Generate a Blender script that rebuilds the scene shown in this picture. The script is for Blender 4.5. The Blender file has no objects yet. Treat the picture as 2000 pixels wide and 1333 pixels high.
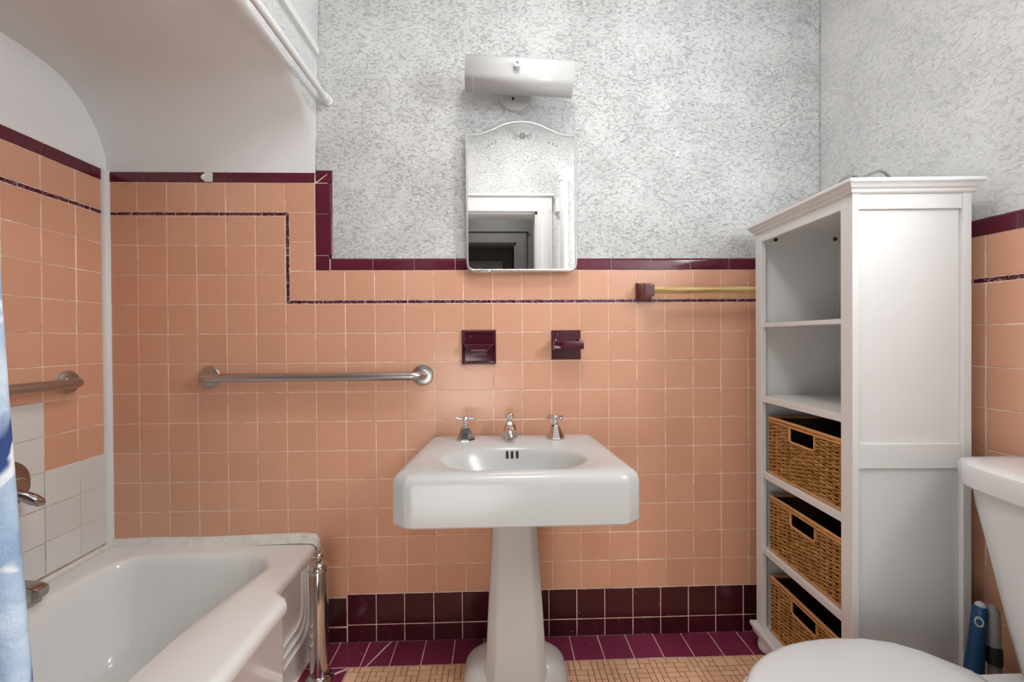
import bpy, bmesh, math, random
from mathutils import Vector, Matrix
random.seed(7)
D = bpy.data; SC = bpy.context.scene; COL = SC.collection
PI = math.pi

# ------------------------------------------------------------------ camera
f_px = 812.2
yaw, pitch, roll = .03023, -.00644, -.0068
w = Vector((math.sin(yaw)*math.cos(pitch), math.cos(yaw)*math.cos(pitch), math.sin(pitch)))
rt = Vector((math.cos(yaw), -math.sin(yaw), 0)); up = rt.cross(w)
r_ = rt*math.cos(roll) + up*math.sin(roll); u_ = up*math.cos(roll) - rt*math.sin(roll)
cam = D.objects.new('camera', D.cameras.new('camera')); COL.objects.link(cam)
M = Matrix((r_, u_, -w)).transposed().to_4x4(); M.translation = Vector((1.339, -1.579, 1.142))
cam.matrix_world = M
cam.data.sensor_width = 36; cam.data.lens = 36*f_px/2000; cam.data.clip_start = .02
SC.camera = cam

# ------------------------------------------------------------------ world, lights, exposure
W = D.worlds.new('world'); SC.world = W; W.use_nodes = True
W.node_tree.nodes['Background'].inputs[0].default_value = (.9, .95, 1, 1)
W.node_tree.nodes['Background'].inputs[1].default_value = .05
def lamp(name, kind, loc, power, size, rot=(0, 0, 0), col=(1, .97, .93)):
    l = D.lights.new(name, kind); l.energy = power; l.color = col
    if kind == 'AREA': l.shape = 'DISK'; l.size = size
    else: l.shadow_soft_size = size
    o = D.objects.new(name, l); COL.objects.link(o); o.location = loc; o.rotation_euler = rot
    return o
lamp('ceiling_lamp_light', 'AREA', (1.48, -.88, 2.64), 9.0, .42, col=(1, .985, .965))
lamp('low_fill_light', 'AREA', (1.02, -1.82, .60), 6.4, .80, (PI/2, 0, 0), (1, .985, .965))  # added fill disc low behind the camera, not a known lamp
lamp('hall_fill_light', 'AREA', (1.3, -2.0, 2.5), 4, .4)  # added fill to lift the hall reflected in the mirror
VS = SC.view_settings
VS.view_transform = 'Standard'; VS.look = 'None'; VS.gamma = 1; VS.use_curve_mapping = False
VS.exposure = .22

# ------------------------------------------------------------------ materials
def mat(name, col, rough=.5, metal=0, spec=.5, var=0, coat=0):
    m = D.materials.new(name); m.use_nodes = True
    b = m.node_tree.nodes['Principled BSDF']
    b.inputs['Base Color'].default_value = (*col, 1)
    b.inputs['Roughness'].default_value = rough; b.inputs['Metallic'].default_value = metal
    b.inputs['Specular IOR Level'].default_value = spec
    if coat: b.inputs['Coat Weight'].default_value = coat; b.inputs['Coat Roughness'].default_value = .08
    return m
class NT:
    def __init__(s, m): s.t = m.node_tree; s.b = s.t.nodes['Principled BSDF']; s.m = m
    def n(s, typ, **k):
        x = s.t.nodes.new(typ)
        for a, v in k.items():
            if a in x.inputs: x.inputs[a].default_value = v
            else: setattr(x, a, v)
        return x
    def l(s, a, b): s.t.links.new(a, b)
    def co(s): return s.n('ShaderNodeTexCoord').outputs['Object']
    def ramp(s, fac, stops):
        r = s.n('ShaderNodeValToRGB'); s.l(fac, r.inputs[0])
        e = r.color_ramp.elements
        while len(e) < len(stops): e.new(.5)
        for q, (p, c) in zip(e, stops): q.position = p; q.color = (*c, 1) if len(c) == 3 else c
        return r.outputs[0]
    def noise(s, scale, detail=3, rough=.55, vec=None, dist=0):
        x = s.n('ShaderNodeTexNoise'); x.inputs['Scale'].default_value = scale
        x.inputs['Detail'].default_value = detail; x.inputs['Roughness'].default_value = rough
        x.inputs['Distortion'].default_value = dist
        s.l(vec if vec else s.co(), x.inputs['Vector']); return x.outputs['Fac']
    def mix(s, fac, a, b, mode='MIX'):
        x = s.n('ShaderNodeMix', data_type='RGBA', blend_type=mode)
        for v, i in ((fac, 0), (a, 6), (b, 7)):
            if hasattr(v, 'is_linked'): s.l(v, x.inputs[i])
            else: x.inputs[i].default_value = v if i == 0 else (*v, 1)
        return x.outputs[2]
    def math(s, op, a, b=None):
        x = s.n('ShaderNodeMath', operation=op)
        for v, i in ((a, 0), (b, 1)):
            if v is None: continue
            if hasattr(v, 'is_linked'): s.l(v, x.inputs[i])
            else: x.inputs[i].default_value = v
        return x.outputs[0]
    def bump(s, h, strength=.5, dist=.002, prev=None):
        x = s.n('ShaderNodeBump'); x.inputs['Strength'].default_value = strength
        x.inputs['Distance'].default_value = dist; s.l(h, x.inputs['Height'])
        if prev: s.l(prev, x.inputs['Normal'])
        return x.outputs['Normal']

def tile_mat(name, c0, c1, rough, speck=None):
    """glazed tile: a little colour change from tile to tile, cloudy glaze, faint waviness"""
    m = mat(name, c0, rough); t = NT(m)
    rnd = t.n('ShaderNodeObjectInfo').outputs['Random']
    col = t.mix(rnd, c0, c1)
    g = t.n('ShaderNodeNewGeometry').outputs['Position']
    cl = t.noise(9, 3, .6, g)
    col = t.mix(t.math('MULTIPLY', cl, .22), col, tuple(x*.75 for x in c0))
    if speck:
        v = t.n('ShaderNodeTexVoronoi', feature='F1'); v.inputs['Scale'].default_value = 55
        t.l(g, v.inputs['Vector'])
        sp = t.math('LESS_THAN', v.outputs['Distance'], .085)
        pick = t.math('GREATER_THAN', t.noise(23, 2, .5, g), .56)
        col = t.mix(t.math('MULTIPLY', sp, pick), col, speck)
    t.l(col, t.b.inputs['Base Color'])
    t.l(t.bump(t.noise(14, 2, .5, g), .12, .004), t.b.inputs['Normal'])
    t.l(t.math('ADD', t.math('MULTIPLY', t.noise(30, 3, .6, g), .12), rough-.06), t.b.inputs['Roughness'])
    return m
PINK = tile_mat('pink_glazed_tile', (.71, .372, .240), (.77, .415, .272), .22)
PINKD = tile_mat('pink_glazed_tile_deeper', (.60, .300, .205), (.66, .335, .232), .22)
WHITET = tile_mat('white_glazed_tile', (.74, .72, .69), (.78, .76, .73), .2)
MAROON = tile_mat('maroon_glazed_tile', (.105, .012, .026), (.130, .014, .034), .14)
MAROONF = tile_mat('maroon_floor_tile', (.20, .026, .066), (.25, .034, .085), .2, (.75, .55, .52))
MAROONB = tile_mat('maroon_base_tile', (.050, .008, .012), (.072, .010, .019), .16, (.7, .5, .45))
MOSAIC = tile_mat('beige_mosaic', (.78, .46, .285), (.90, .57, .37), .45)

def grout_mat(name, c, d):
    m = mat(name, c, .85); t = NT(m)
    g = t.n('ShaderNodeNewGeometry').outputs['Position']
    t.l(t.ramp(t.noise(18, 4, .65, g), [(.36, d), (.56, c)]), t.b.inputs['Base Color'])
    t.l(t.bump(t.noise(220, 2, .5, g), .4, .0008), t.b.inputs['Normal'])
    return m
GROUT = grout_mat('cream_grout', (.92, .74, .60), (.60, .42, .32))
GROUTW = grout_mat('white_grout', (.70, .68, .64), (.50, .48, .45))
GROUTF = grout_mat('floor_grout', (.22, .115, .055), (.11, .055, .028))

def plaster_mat(name, c, strength, dark, patch=1.0):
    """rough trowelled stucco under thick paint: short ridges and pits"""
    m = mat(name, c, .62, spec=.3); t = NT(m)
    g = t.n('ShaderNodeNewGeometry').outputs['Position']
    mp = t.n('ShaderNodeMapping'); t.l(g, mp.inputs['Vector'])
    mp.inputs['Rotation'].default_value = (.3, .9, .4); mp.inputs['Scale'].default_value = (1, 1, 1.7)
    wv = t.noise(5, 3, .6, g)
    a = t.noise(60, 5, .64, mp.outputs[0], .55)
    b = t.noise(95, 3, .6, g, .8)
    ridg = t.ramp(a, [(.38, (0, 0, 0)), (.455, (.80, .80, .80)), (.545, (.84, .84, .84)), (.60, (1, 1, 1))])
    ridg2 = t.ramp(b, [(.38, (0, 0, 0)), (.47, (.7, .7, .7)), (.60, (1, 1, 1))])
    amt = t.ramp(wv, [(.36, (.25, .25, .25)), (.60, (1, 1, 1))])
    h = t.mix(t.math('MULTIPLY', amt, .25), ridg, ridg2)
    h = t.mix(amt, (.80, .80, .80), h)
    n1 = t.bump(h, strength, .009)
    t.l(t.bump(t.noise(420, 2, .5, g), .25, .0006, n1), t.b.inputs['Normal'])
    pit_shade = t.math('MULTIPLY', t.ramp(a, [(.30, (1, 1, 1)), (.375, (0, 0, 0))]), amt)  # shadow in the stucco pits, painted as a darker colour
    col = t.mix(t.math('MULTIPLY', pit_shade, dark), c, tuple(x*.38 for x in c))
    t.l(col, t.b.inputs['Base Color'])
    return m
PLASTER = plaster_mat('stucco_paint', (.68, .68, .675), .80, .55)
PLASTER2 = plaster_mat('stucco_paint_finer', (.72, .72, .715), .65, .45)
def smooth_paint(name, c, rough=.55, str_=.2):
    m = mat(name, c, rough, spec=.35); t = NT(m)
    g = t.n('ShaderNodeNewGeometry').outputs['Position']
    n1 = t.bump(t.noise(7, 5, .6, g), str_, .012)
    t.l(t.bump(t.noise(130, 3, .6, g), .12, .0012, n1), t.b.inputs['Normal'])
    t.l(t.mix(t.math('MULTIPLY', t.noise(4, 4, .6, g), .16), c, tuple(x*.80 for x in c)), t.b.inputs['Base Color'])
    return m
VAULT = smooth_paint('vault_paint', (.86, .865, .86), .6, .3)
PAINT = smooth_paint('white_gloss_paint', (.90, .90, .89), .35, .06)
TRIMP = smooth_paint('white_trim_paint', (.80, .80, .78), .4, .06)
HALLP = smooth_paint('hall_shade_paint', (.22, .22, .216), .7, .1)  # dimness of the hall put into a dark paint colour
CAULK = mat('caulk', (.74, .73, .68), .55)
def caulk():
    t = NT(CAULK); g = t.n('ShaderNodeNewGeometry').outputs['Position']
    t.l(t.ramp(t.noise(26, 4, .7, g), [(.27, (.50, .48, .40)), (.38, (.72, .70, .64)), (.6, (.80, .79, .75))]), t.b.inputs['Base Color'])
    t.l(t.bump(t.noise(60, 3, .6, g), .5, .004), t.b.inputs['Normal'])
caulk()
def wood_paint():
    m = mat('white_painted_wood', (.745, .74, .725), .42); t = NT(m)
    mp = t.n('ShaderNodeMapping'); mp.inputs['Scale'].default_value = (60, 60, 3)
    t.l(t.co(), mp.inputs['Vector'])
    gr = t.noise(2.2, 4, .6, mp.outputs[0])
    t.l(t.bump(gr, .25, .0015), t.b.inputs['Normal'])
    t.l(t.mix(t.math('MULTIPLY', t.noise(3, 3, .6), .2), (.745, .74, .725), (.62, .60, .575)), t.b.inputs['Base Color'])
    return m
WOODW = wood_paint()
def porcelain(name, c, rough=.12, chips=True):
    m = mat(name, c, rough, spec=.5); t = NT(m)
    g = t.n('ShaderNodeNewGeometry').outputs['Position']
    col = t.mix(t.math('MULTIPLY', t.noise(5, 3, .6, g), .14), c, tuple(x*.86 for x in c))
    if chips:
        v = t.n('ShaderNodeTexVoronoi'); v.inputs['Scale'].default_value = 16; t.l(g, v.inputs['Vector'])
        sp = t.math('LESS_THAN', v.outputs['Distance'], .018)
        pick = t.math('GREATER_THAN', t.noise(7, 2, .5, g), .55)
        col = t.mix(t.math('MULTIPLY', sp, pick), col, (.25, .18, .13))
    t.l(col, t.b.inputs['Base Color'])
    t.l(t.bump(t.noise(11, 2, .5, g), .05, .004), t.b.inputs['Normal'])
    return m
PORC = porcelain('sink_porcelain', (.58, .578, .563), .22)
TUBP = porcelain('tub_enamel', (.88, .88, .865), .16)
TOIL = porcelain('toilet_porcelain', (.74, .74, .73), .12, False)
TOILP = mat('toilet_seat_plastic', (.64, .64, .63), .25)
CHROME = mat('chrome', (.74, .73, .72), .07, 1)
CANM = mat('canister_steel', (.55, .52, .49), .10, 1)
DCHROME = mat('chrome_darker', (.42, .40, .385), .09, 1)
def brushed():
    m = mat('brushed_steel', (.50, .475, .45), .34, 1); t = NT(m)
    g = t.n('ShaderNodeNewGeometry').outputs['Position']
    t.l(t.math('ADD', t.math('MULTIPLY', t.noise(160, 3, .6, g), .16), .24), t.b.inputs['Roughness'])
    return m
STEEL = brushed()
MIRROR = mat('mirror_glass', (.93, .94, .935), .004, 1)
MFRAME = mat('mirror_frame_metal', (.72, .72, .71), .22, .75)
ETCH = mat('etched_glass', (.27, .275, .275), .6)
DARK = mat('dark_hole', (.012, .009, .007), .6)
SCREW = mat('dark_screw', (.05, .045, .04), .4, .6)
ENAMEL = smooth_paint('lamp_enamel', (.61, .61, .60), .28, .08)
def ceramic_maroon():
    m = mat('maroon_ceramic', (.075, .008, .020), .1, coat=.4); t = NT(m)
    v = t.n('ShaderNodeTexVoronoi'); v.inputs['Scale'].default_value = 60; t.l(t.co(), v.inputs['Vector'])
    sp = t.math('LESS_THAN', v.outputs['Distance'], .10)
    pk = t.math('GREATER_THAN', t.noise(31, 2, .5), .60)
    t.l(t.mix(t.math('MULTIPLY', sp, pk), (.075, .008, .020), (.62, .42, .42)), t.b.inputs['Base Color'])
    return m
CERM = ceramic_maroon()
def border_mat():
    m = mat('border_relief', (.07, .008, .018), .2); t = NT(m)
    g = t.n('ShaderNodeNewGeometry').outputs['Position']
    a = t.noise(85, 1, .4, g, .8)
    ln = t.ramp(a, [(.455, (0, 0, 0)), (.485, (1, 1, 1)), (.505, (1, 1, 1)), (.535, (0, 0, 0))])
    t.l(t.mix(ln, (.07, .008, .018), (.42, .24, .27)), t.b.inputs['Base Color'])
    t.l(t.bump(ln, .4, .001), t.b.inputs['Normal'])
    return m
BORDER = border_mat()
def brass():
    m = mat('worn_brass_bar', (.62, .44, .17), .33, .1); t = NT(m)
    mp = t.n('ShaderNodeMapping'); mp.inputs['Scale'].default_value = (6, 40, 40); t.l(t.co(), mp.inputs['Vector'])
    t.l(t.ramp(t.noise(2, 4, .6, mp.outputs[0]), [(.35, (.46, .28, .07)), (.6, (.74, .56, .26))]), t.b.inputs['Base Color'])
    return m
BRASS = brass()
def wicker():
    m = mat('wicker', (.33, .15, .04), .5); t = NT(m)
    rnd = t.noise(38, 3, .6); r2 = t.noise(260, 2, .5)
    c = t.ramp(rnd, [(.30, (.30, .115, .025)), (.5, (.52, .25, .065)), (.70, (.72, .42, .14))])
    t.l(t.mix(t.math('MULTIPLY', r2, .5), c, (.13, .05, .012)), t.b.inputs['Base Color'])
    return m
WICKER = wicker()
WICKERD = mat('wicker_inside_shade', (.050, .024, .010), .8)  # near-black wicker copy, basket interior shade put into its colour
RIMW = mat('wicker_rim', (.58, .29, .11), .45)
def curtain_mat():
    m = mat('curtain_cloth', (.5, .62, .75), .65); t = NT(m)
    mp = t.n('ShaderNodeMapping'); mp.inputs['Scale'].default_value = (1, 2.2, .9)
    mp.inputs['Rotation'].default_value = (.45, 0, 0); t.l(t.co(), mp.inputs['Vector'])
    base = t.ramp(t.noise(7, 4, .6), [(.32, (.25, .36, .52)), (.5, (.40, .51, .65)), (.66, (.62, .70, .78))])
    navy = t.ramp(t.noise(5.0, 3, .5, mp.outputs[0], .6), [(.595, (0, 0, 0)), (.62, (1, 1, 1))])
    wh = t.ramp(t.noise(9, 2, .5, mp.outputs[0], 1.2), [(.60, (0, 0, 0)), (.63, (1, 1, 1)), (.68, (1, 1, 1)), (.70, (0, 0, 0))])
    c = t.mix(navy, base, (.018, .050, .19)); c = t.mix(wh, c, (.78, .80, .82))
    t.l(c, t.b.inputs['Base Color'])
    t.l(t.bump(t.noise(30, 4, .65), .7, .008), t.b.inputs['Normal'])
    return m
CURT = curtain_mat()
BLUE = mat('blue_plastic', (.006, .055, .145), .4)
GREYP = mat('grey_plastic', (.27, .25, .235), .5)
LGREY = mat('light_grey_plastic', (.45, .47, .46), .45)
BLACKP = mat('black_rubber', (.012, .012, .014), .6)
CABLE = mat('grey_cable', (.16, .16, .155), .55)
WPLAS = mat('white_plastic', (.78, .78, .76), .35)
GLOBE = mat('lamp_globe', (.9, .9, .88), .3)
BRISTLE = mat('bristle', (.55, .55, .53), .9)

# ------------------------------------------------------------------ mesh helpers
def link(o, parent=None):
    COL.objects.link(o)
    if parent: o.parent = parent
    return o
def finish(name, bm, m, parent=None, smooth=None, loc=None, matw=None):
    me = D.meshes.new(name); bm.normal_update(); bm.to_mesh(me); bm.free()
    if m: me.materials.append(m)
    o = D.objects.new(name, me); link(o, parent)
    if smooth is not None:
        for p in me.polygons: p.use_smooth = True
        if smooth < 170: me.set_sharp_from_angle(angle=math.radians(smooth))
    if loc: o.location = loc
    if matw: o.matrix_local = matw
    return o
def empty(name, loc=(0, 0, 0), rz=0):
    o = D.objects.new(name, None); COL.objects.link(o); o.location = loc; o.rotation_euler = (0, 0, rz)
    o.empty_display_size = .05
    return o
def tag(o, label, cat, group=None):
    o['label'] = label; o['category'] = cat
    if group: o['group'] = group
    return o
def struct(o, label=None):
    o['kind'] = 'structure'
    if label: o['label'] = label
    return o
def box(bm, x0, x1, y0, y1, z0, z1, bev=0, mx=None):
    vs = [bm.verts.new((x, y, z)) for x in (x0, x1) for y in (y0, y1) for z in (z0, z1)]
    F = [(0, 1, 3, 2), (4, 6, 7, 5), (0, 4, 5, 1), (2, 3, 7, 6), (0, 2, 6, 4), (1, 5, 7, 3)]
    fs = [bm.faces.new([vs[i] for i in q]) for q in F]
    if bev:
        es = list({e for fc in fs for e in fc.edges})
        r = bmesh.ops.bevel(bm, geom=es, offset=bev, segments=2, affect='EDGES', profile=.5)
        vs = list({v for fc in r['faces'] for v in fc.verts} | {v for v in vs if v.is_valid})
    if mx: bmesh.ops.transform(bm, matrix=mx, verts=[v for v in vs if v.is_valid])
    return vs
def loft(bm, rings, cap0=True, cap1=True, closed=True):
    R = [[bm.verts.new(p) for p in r] for r in rings]
    n = len(R[0])
    for a, b in zip(R[:-1], R[1:]):
        for i in range(n if closed else n-1):
            j = (i+1) % n
            bm.faces.new((a[i], a[j], b[j], b[i]))
    if cap0: bm.faces.new(R[0][::-1])
    if cap1: bm.faces.new(R[-1])
    return R
def lathe(bm, prof, n=24, mx=None, cap=True):
    """prof: (radius, z) from bottom to top"""
    rings = [[Vector((r*math.cos(2*PI*i/n), r*math.sin(2*PI*i/n), z)) for i in range(n)] for r, z in prof]
    if mx: rings = [[mx @ p for p in r] for r in rings]
    return loft(bm, rings, cap, cap)
def tube(bm, pts, r, n=10, cap=True):
    pts = [Vector(p) for p in pts]; rings = []; prev = None
    for i, p in enumerate(pts):
        a = pts[max(i-1, 0)]; b = pts[min(i+1, len(pts)-1)]
        t = (b-a).normalized()
        if prev is None:
            s = Vector((0, 0, 1)) if abs(t.z) < .9 else Vector((1, 0, 0))
            x = t.cross(s).normalized()
        else: x = (prev - t*prev.dot(t)).normalized()
        prev = x; y = t.cross(x)
        rr = r[i] if isinstance(r, (list, tuple)) else r
        rings.append([p + x*math.cos(2*PI*k/n)*rr + y*math.sin(2*PI*k/n)*rr for k in range(n)])
    loft(bm, rings, cap, cap)
def arc(c, a, b, n, t0=0, t1=PI/2):
    """points c + a cos t + b sin t"""
    return [Vector(c)+Vector(a)*math.cos(t0+(t1-t0)*i/n)+Vector(b)*math.sin(t0+(t1-t0)*i/n) for i in range(n+1)]
def prism_bm(poly, t, b):
    """tile prism: face at z=0, base at z=-t, bevelled front edge b"""
    bm = bmesh.new(); n = len(poly)
    P = [Vector(p).to_3d() for p in poly]
    ins = []
    for i in range(n):
        p0, p, p1 = P[i-1], P[i], P[(i+1) % n]
        e0 = (p-p0).normalized(); e1 = (p1-p).normalized()
        n0 = Vector((-e0.y, e0.x, 0)); n1 = Vector((-e1.y, e1.x, 0))
        d = (n0+n1); d = d/max(d.dot(n0), .3)
        ins.append(p+d*b)
    r0 = [Vector((p.x, p.y, -t)) for p in P]; r1 = [Vector((p.x, p.y, -b*.8)) for p in P]
    loft(bm, [r0, r1, ins], False, True)
    return bm
_cache = {}
def frame(O, ez):
    ez = Vector(ez).normalized(); ey = Vector((0, 0, 1)) if abs(ez.z) < .5 else Vector((0, 1, 0))
    ex = ey.cross(ez)
    m = Matrix((ex, ey, ez)).transposed().to_4x4(); m.translation = Vector(O); return m
FB = frame((0, 0, 0), (0, -1, 0))
FL = frame((-.107, 0, 0), (1, .0368, 0))        # u = -(distance toward camera)
FR = frame((2.585, 0, 0), (-1, -.077, 0))       # u = distance toward camera
FF = frame((0, 0, 0), (0, 0, 1))
def tile(name, F, u0, u1, v0, v1, m, parent, gap=.0026, t=.006, b=.0012, tiltdeg=.28, lift=0, rot=0):
    wd, hd = u1-u0-gap, v1-v0-gap
    key = (m.name, round(wd, 4), round(hd, 4), t, b)
    if key not in _cache:
        bm = prism_bm([(-wd/2, -hd/2), (wd/2, -hd/2), (wd/2, hd/2), (-wd/2, hd/2)], t, b)
        me = D.meshes.new(name); bm.normal_update(); bm.to_mesh(me); bm.free(); me.materials.append(m)
        _cache[key] = me
    o = D.objects.new(name, _cache[key]); link(o, parent)
    L = Matrix.Translation(((u0+u1)/2, (v0+v1)/2, lift+random.uniform(-.0003, .0003)))
    a = math.radians(tiltdeg)
    L = L @ Matrix.Rotation(random.uniform(-a, a), 4, 'X') @ Matrix.Rotation(random.uniform(-a, a), 4, 'Y') @ Matrix.Rotation(rot, 4, 'Z')
    o.matrix_local = F @ L
    return o
def polytile(name, F, poly, m, parent, t=.006, b=.0012, lift=0):
    c = sum((Vector(p) for p in poly), Vector((0, 0)))/len(poly)
    bm = prism_bm([Vector(p)-c for p in poly], t, b)
    return finish(name, bm, m, parent, matw=F @ Matrix.Translation((c.x, c.y, lift)))
def bullnose(name, F, cu, cv, length, h, m, parent, rot=0):
    """trim tile with its long outer edge rounded over; local +y is the rounded edge"""
    key = ('bn', m.name, round(length, 4), round(h, 4))
    if key not in _cache:
        bm = bmesh.new(); L = length/2; r = .012; t = .008
        prof = [(-h/2, -t), (-h/2, -.001), (-h/2+.001, 0), (h/2-r, 0)]
        prof += [(h/2-r+r*math.sin(a), -r*.7+r*.7*math.cos(a)) for a in (PI/8, PI/4, 3*PI/8, PI/2)]
        prof += [(h/2, -t-.001)]
        R = [[bm.verts.new((x, y, z)) for y, z in prof] for x in (-L, L)]
        for i in range(len(prof)-1): bm.faces.new((R[0][i], R[1][i], R[1][i+1], R[0][i+1]))
        bm.faces.new(R[0]); bm.faces.new(R[1][::-1])
        me = D.meshes.new(name); bmesh.ops.recalc_face_normals(bm, faces=bm.faces[:]); bm.to_mesh(me); bm.free()
        me.materials.append(m)
        for p in me.polygons: p.use_smooth = True
        me.set_sharp_from_angle(angle=math.radians(40)); _cache[key] = me
    o = D.objects.new(name, _cache[key]); link(o, parent)
    o.matrix_local = F @ Matrix.Translation((cu, cv, .0015)) @ Matrix.Rotation(rot, 4, 'Z')
    return o

# ------------------------------------------------------------------ room shell
ZC = 2.72
def wall_l(y): return -.107-.0368*y
def wall_r(y): return 2.585-.077*y
YF = -1.47
# columns (grout lines) and rows of the square tiles on the back wall
VX = {-1: -.1070, 0: .0062, 1: .1121, 2: .2188, 3: .3264, 4: .4346, 5: .5435, 6: .6528, 7: .7627, 8: .8729, 9: .9833, 10: 1.094,
      11: 1.2048, 12: 1.3155, 13: 1.4263, 14: 1.5368, 15: 1.6472, 16: 1.7572, 17: 1.8668, 18: 1.9759, 19: 2.0844, 20: 2.1923,
      21: 2.2994, 22: 2.4057, 23: 2.5111, 24: 2.583}
RZ = [1.2762, 1.1659, 1.0555, .9451, .8347, .7245, .6147, .5052, .3963, .2880, .1805]
bm = bmesh.new()
box(bm, -.20, .700, .0010, .10, 0, 1.764)
box(bm, .700, 2.75, .0010, .10, 0, 1.442)
wall_back = struct(finish('wall_back', bm, GROUT))
bm = bmesh.new()
box(bm, .712, 2.75, .004, .099, 1.438, ZC+.03)
box(bm, .657, .712, .004, .099, 1.765, ZC+.03)
pl_ = finish('plaster', bm, PLASTER, wall_back)

def pink(F, u0, u1, v0, v1, parent, m=PINK, **k): return tile('wall_tile', F, u0, u1, v0, v1, m, parent, **k)
zs_t, zs_b = 1.6185, 1.6049           # border strip in the alcove
zb0 = 1.7275                          # bottom of the alcove trim
sb_t, sb_b = 1.2895, 1.2762           # border strip on the main wall
zb1 = 1.4005                          # bottom of the main trim
sv0, sv1 = VX[5]+.0005, VX[5]+.0145   # vertical border strip
# alcove, top row
for i in range(-1, 6): pink(FB, VX[i], VX[i+1], zs_t, zb0, wall_back)
# alcove, left block
RA = [zs_b, 1.4958, 1.3862, 1.2762]
for i in range(-1, 5):
    for k in range(3): pink(FB, VX[i], VX[i+1], RA[k+1], RA[k], wall_back)
# column right of the vertical strip
RC = [zs_t, 1.509, 1.3995, sb_t]
for k in range(3): pink(FB, sv1, VX[6], RC[k+1], RC[k], wall_back)
# row above the main strip
for i in range(6, 24): pink(FB, VX[i], VX[i+1], sb_t, zb1, wall_back)
# below the strip
LAST = {}
for r in range(10):
    for i in range(-1, 24):
        v1, v0 = RZ[r], RZ[r+1]
        if i < 6 and r >= 7:
            if r > 7: continue
            v0 = .4035
        if i == 5 and r >= 7: v0 = .402
        if r in (9,) and i == 6:
            o = pink(FB, VX[i]+.004, VX[i+1], v0-.004, v1-.003, wall_back, lift=.0028, tiltdeg=.8); continue
        pink(FB, VX[i], VX[i+1], v0, v1, wall_back)
# maroon base: two courses
BX = [.662, .759, .867, .973, 1.083, 1.191, 1.300, 1.409, 1.537-.018, 1.637-.010, 1.7365, 1.8455, 1.9535, 2.0620, 2.1690, 2.2780, 2.385, 2.492, 2.583]
BX[8] = 1.5215; BX[9] = 1.6285
for i in range(len(BX)-1):
    dz = -.007 if i == 0 else 0
    tile('base_tile', FB, BX[i], BX[i+1], .0635+dz, .1795+dz*1.6, MAROONB, wall_back, gap=.0032 if i else .006, lift=.0004)
    tile('base_tile', FB, BX[i], BX[i+1], -.004, .0635+dz, MAROONB, wall_back, gap=.0032 if i else .006, lift=.0004)
# bullnose trim
ax = [-.098, .0435, .1960, .3490, .5000, .6535]
for a, b in zip(ax[:-1], ax[1:]):
    bullnose('trim_tile', FB, (a+b)/2, zb0+.0215, b-a-.0022, .041, MAROON, wall_back)
for z0, z1 in ((1.612, 1.7265), (1.457, 1.612)):
    bullnose('trim_tile', FB, .6865, (z0+z1)/2, z1-z0-.0022, .062, MAROON, wall_back, -PI/2)
polytile('trim_tile', FB, [(.656, 1.729), (.7165, 1.7755), (.659, 1.7755), (.655, 1.772)], MAROON, wall_back, t=.010, b=.004, lift=.0015)
polytile('trim_tile', FB, [(.6585, 1.7285), (.717, 1.7285), (.718, 1.765), (.7175, 1.7745)], MAROON, wall_back, t=.010, b=.004, lift=.0015)
polytile('trim_tile', FB, [(.655, 1.4015), (.7075, 1.4015), (.7075, 1.447), (.700, 1.4555), (.655, 1.4555)], MAROON, wall_back, t=.008, b=.0015, lift=.0015)
bx = [.7095, .8655, 1.0205, 1.1765, 1.3325, 1.4885, 1.6205, 1.7795-.010, 1.9215, 2.0735, 2.2255, 2.378, 2.53, 2.583]
bx = [.7095, .8655, 1.0205, 1.1740, 1.3280, 1.4820, 1.6330, 1.7690, 1.9210, 2.0740, 2.2265, 2.379, 2.531, 2.583]
for a, b in zip(bx[:-1], bx[1:]):
    bullnose('trim_tile', FB, (a+b)/2, 1.4245, b-a-.0022, .045, MAROON, wall_back)
# relief border strips (mitred at the two corners)
def strip(F, a, b, v0, v1, parent): return tile('border_tile', F, a, b, v0, v1, BORDER, parent, gap=.0022, b=.0006, tiltdeg=.05)
for a, b in ((-.098, -.013), (-.013, .143), (.143, .301), (.301, .459)): strip(FB, a, b, zs_b, zs_t, wall_back)
polytile('border_tile', FB, [(.460, zs_b+.001), (sv0+.0005, zs_b+.001), (sv1-.0015, zs_t-.001), (.460, zs_t-.001)], BORDER, wall_back, b=.0006)
polytile('border_tile', FB, [(sv0+.001, 1.459), (sv1-.001, 1.459), (sv1-.001, zs_t-.0025), (sv0+.001, zs_b-.0015)], BORDER, wall_back, b=.0006)
polytile('border_tile', FB, [(sv0+.001, sb_b+.001), (sv1-.001, sb_t+.001), (sv1-.001, 1.457), (sv0+.001, 1.457)], BORDER, wall_back, b=.0006)
polytile('border_tile', FB, [(sv0+.002, sb_b+.001), (.678, sb_b+.001), (.678, sb_t-.001), (sv1, sb_t-.001)], BORDER, wall_back, b=.0006)
x = .679
while x < 2.58:
    strip(FB, x, min(x+.1580, 2.583), sb_b, sb_t, wall_back); x += .1580

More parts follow.
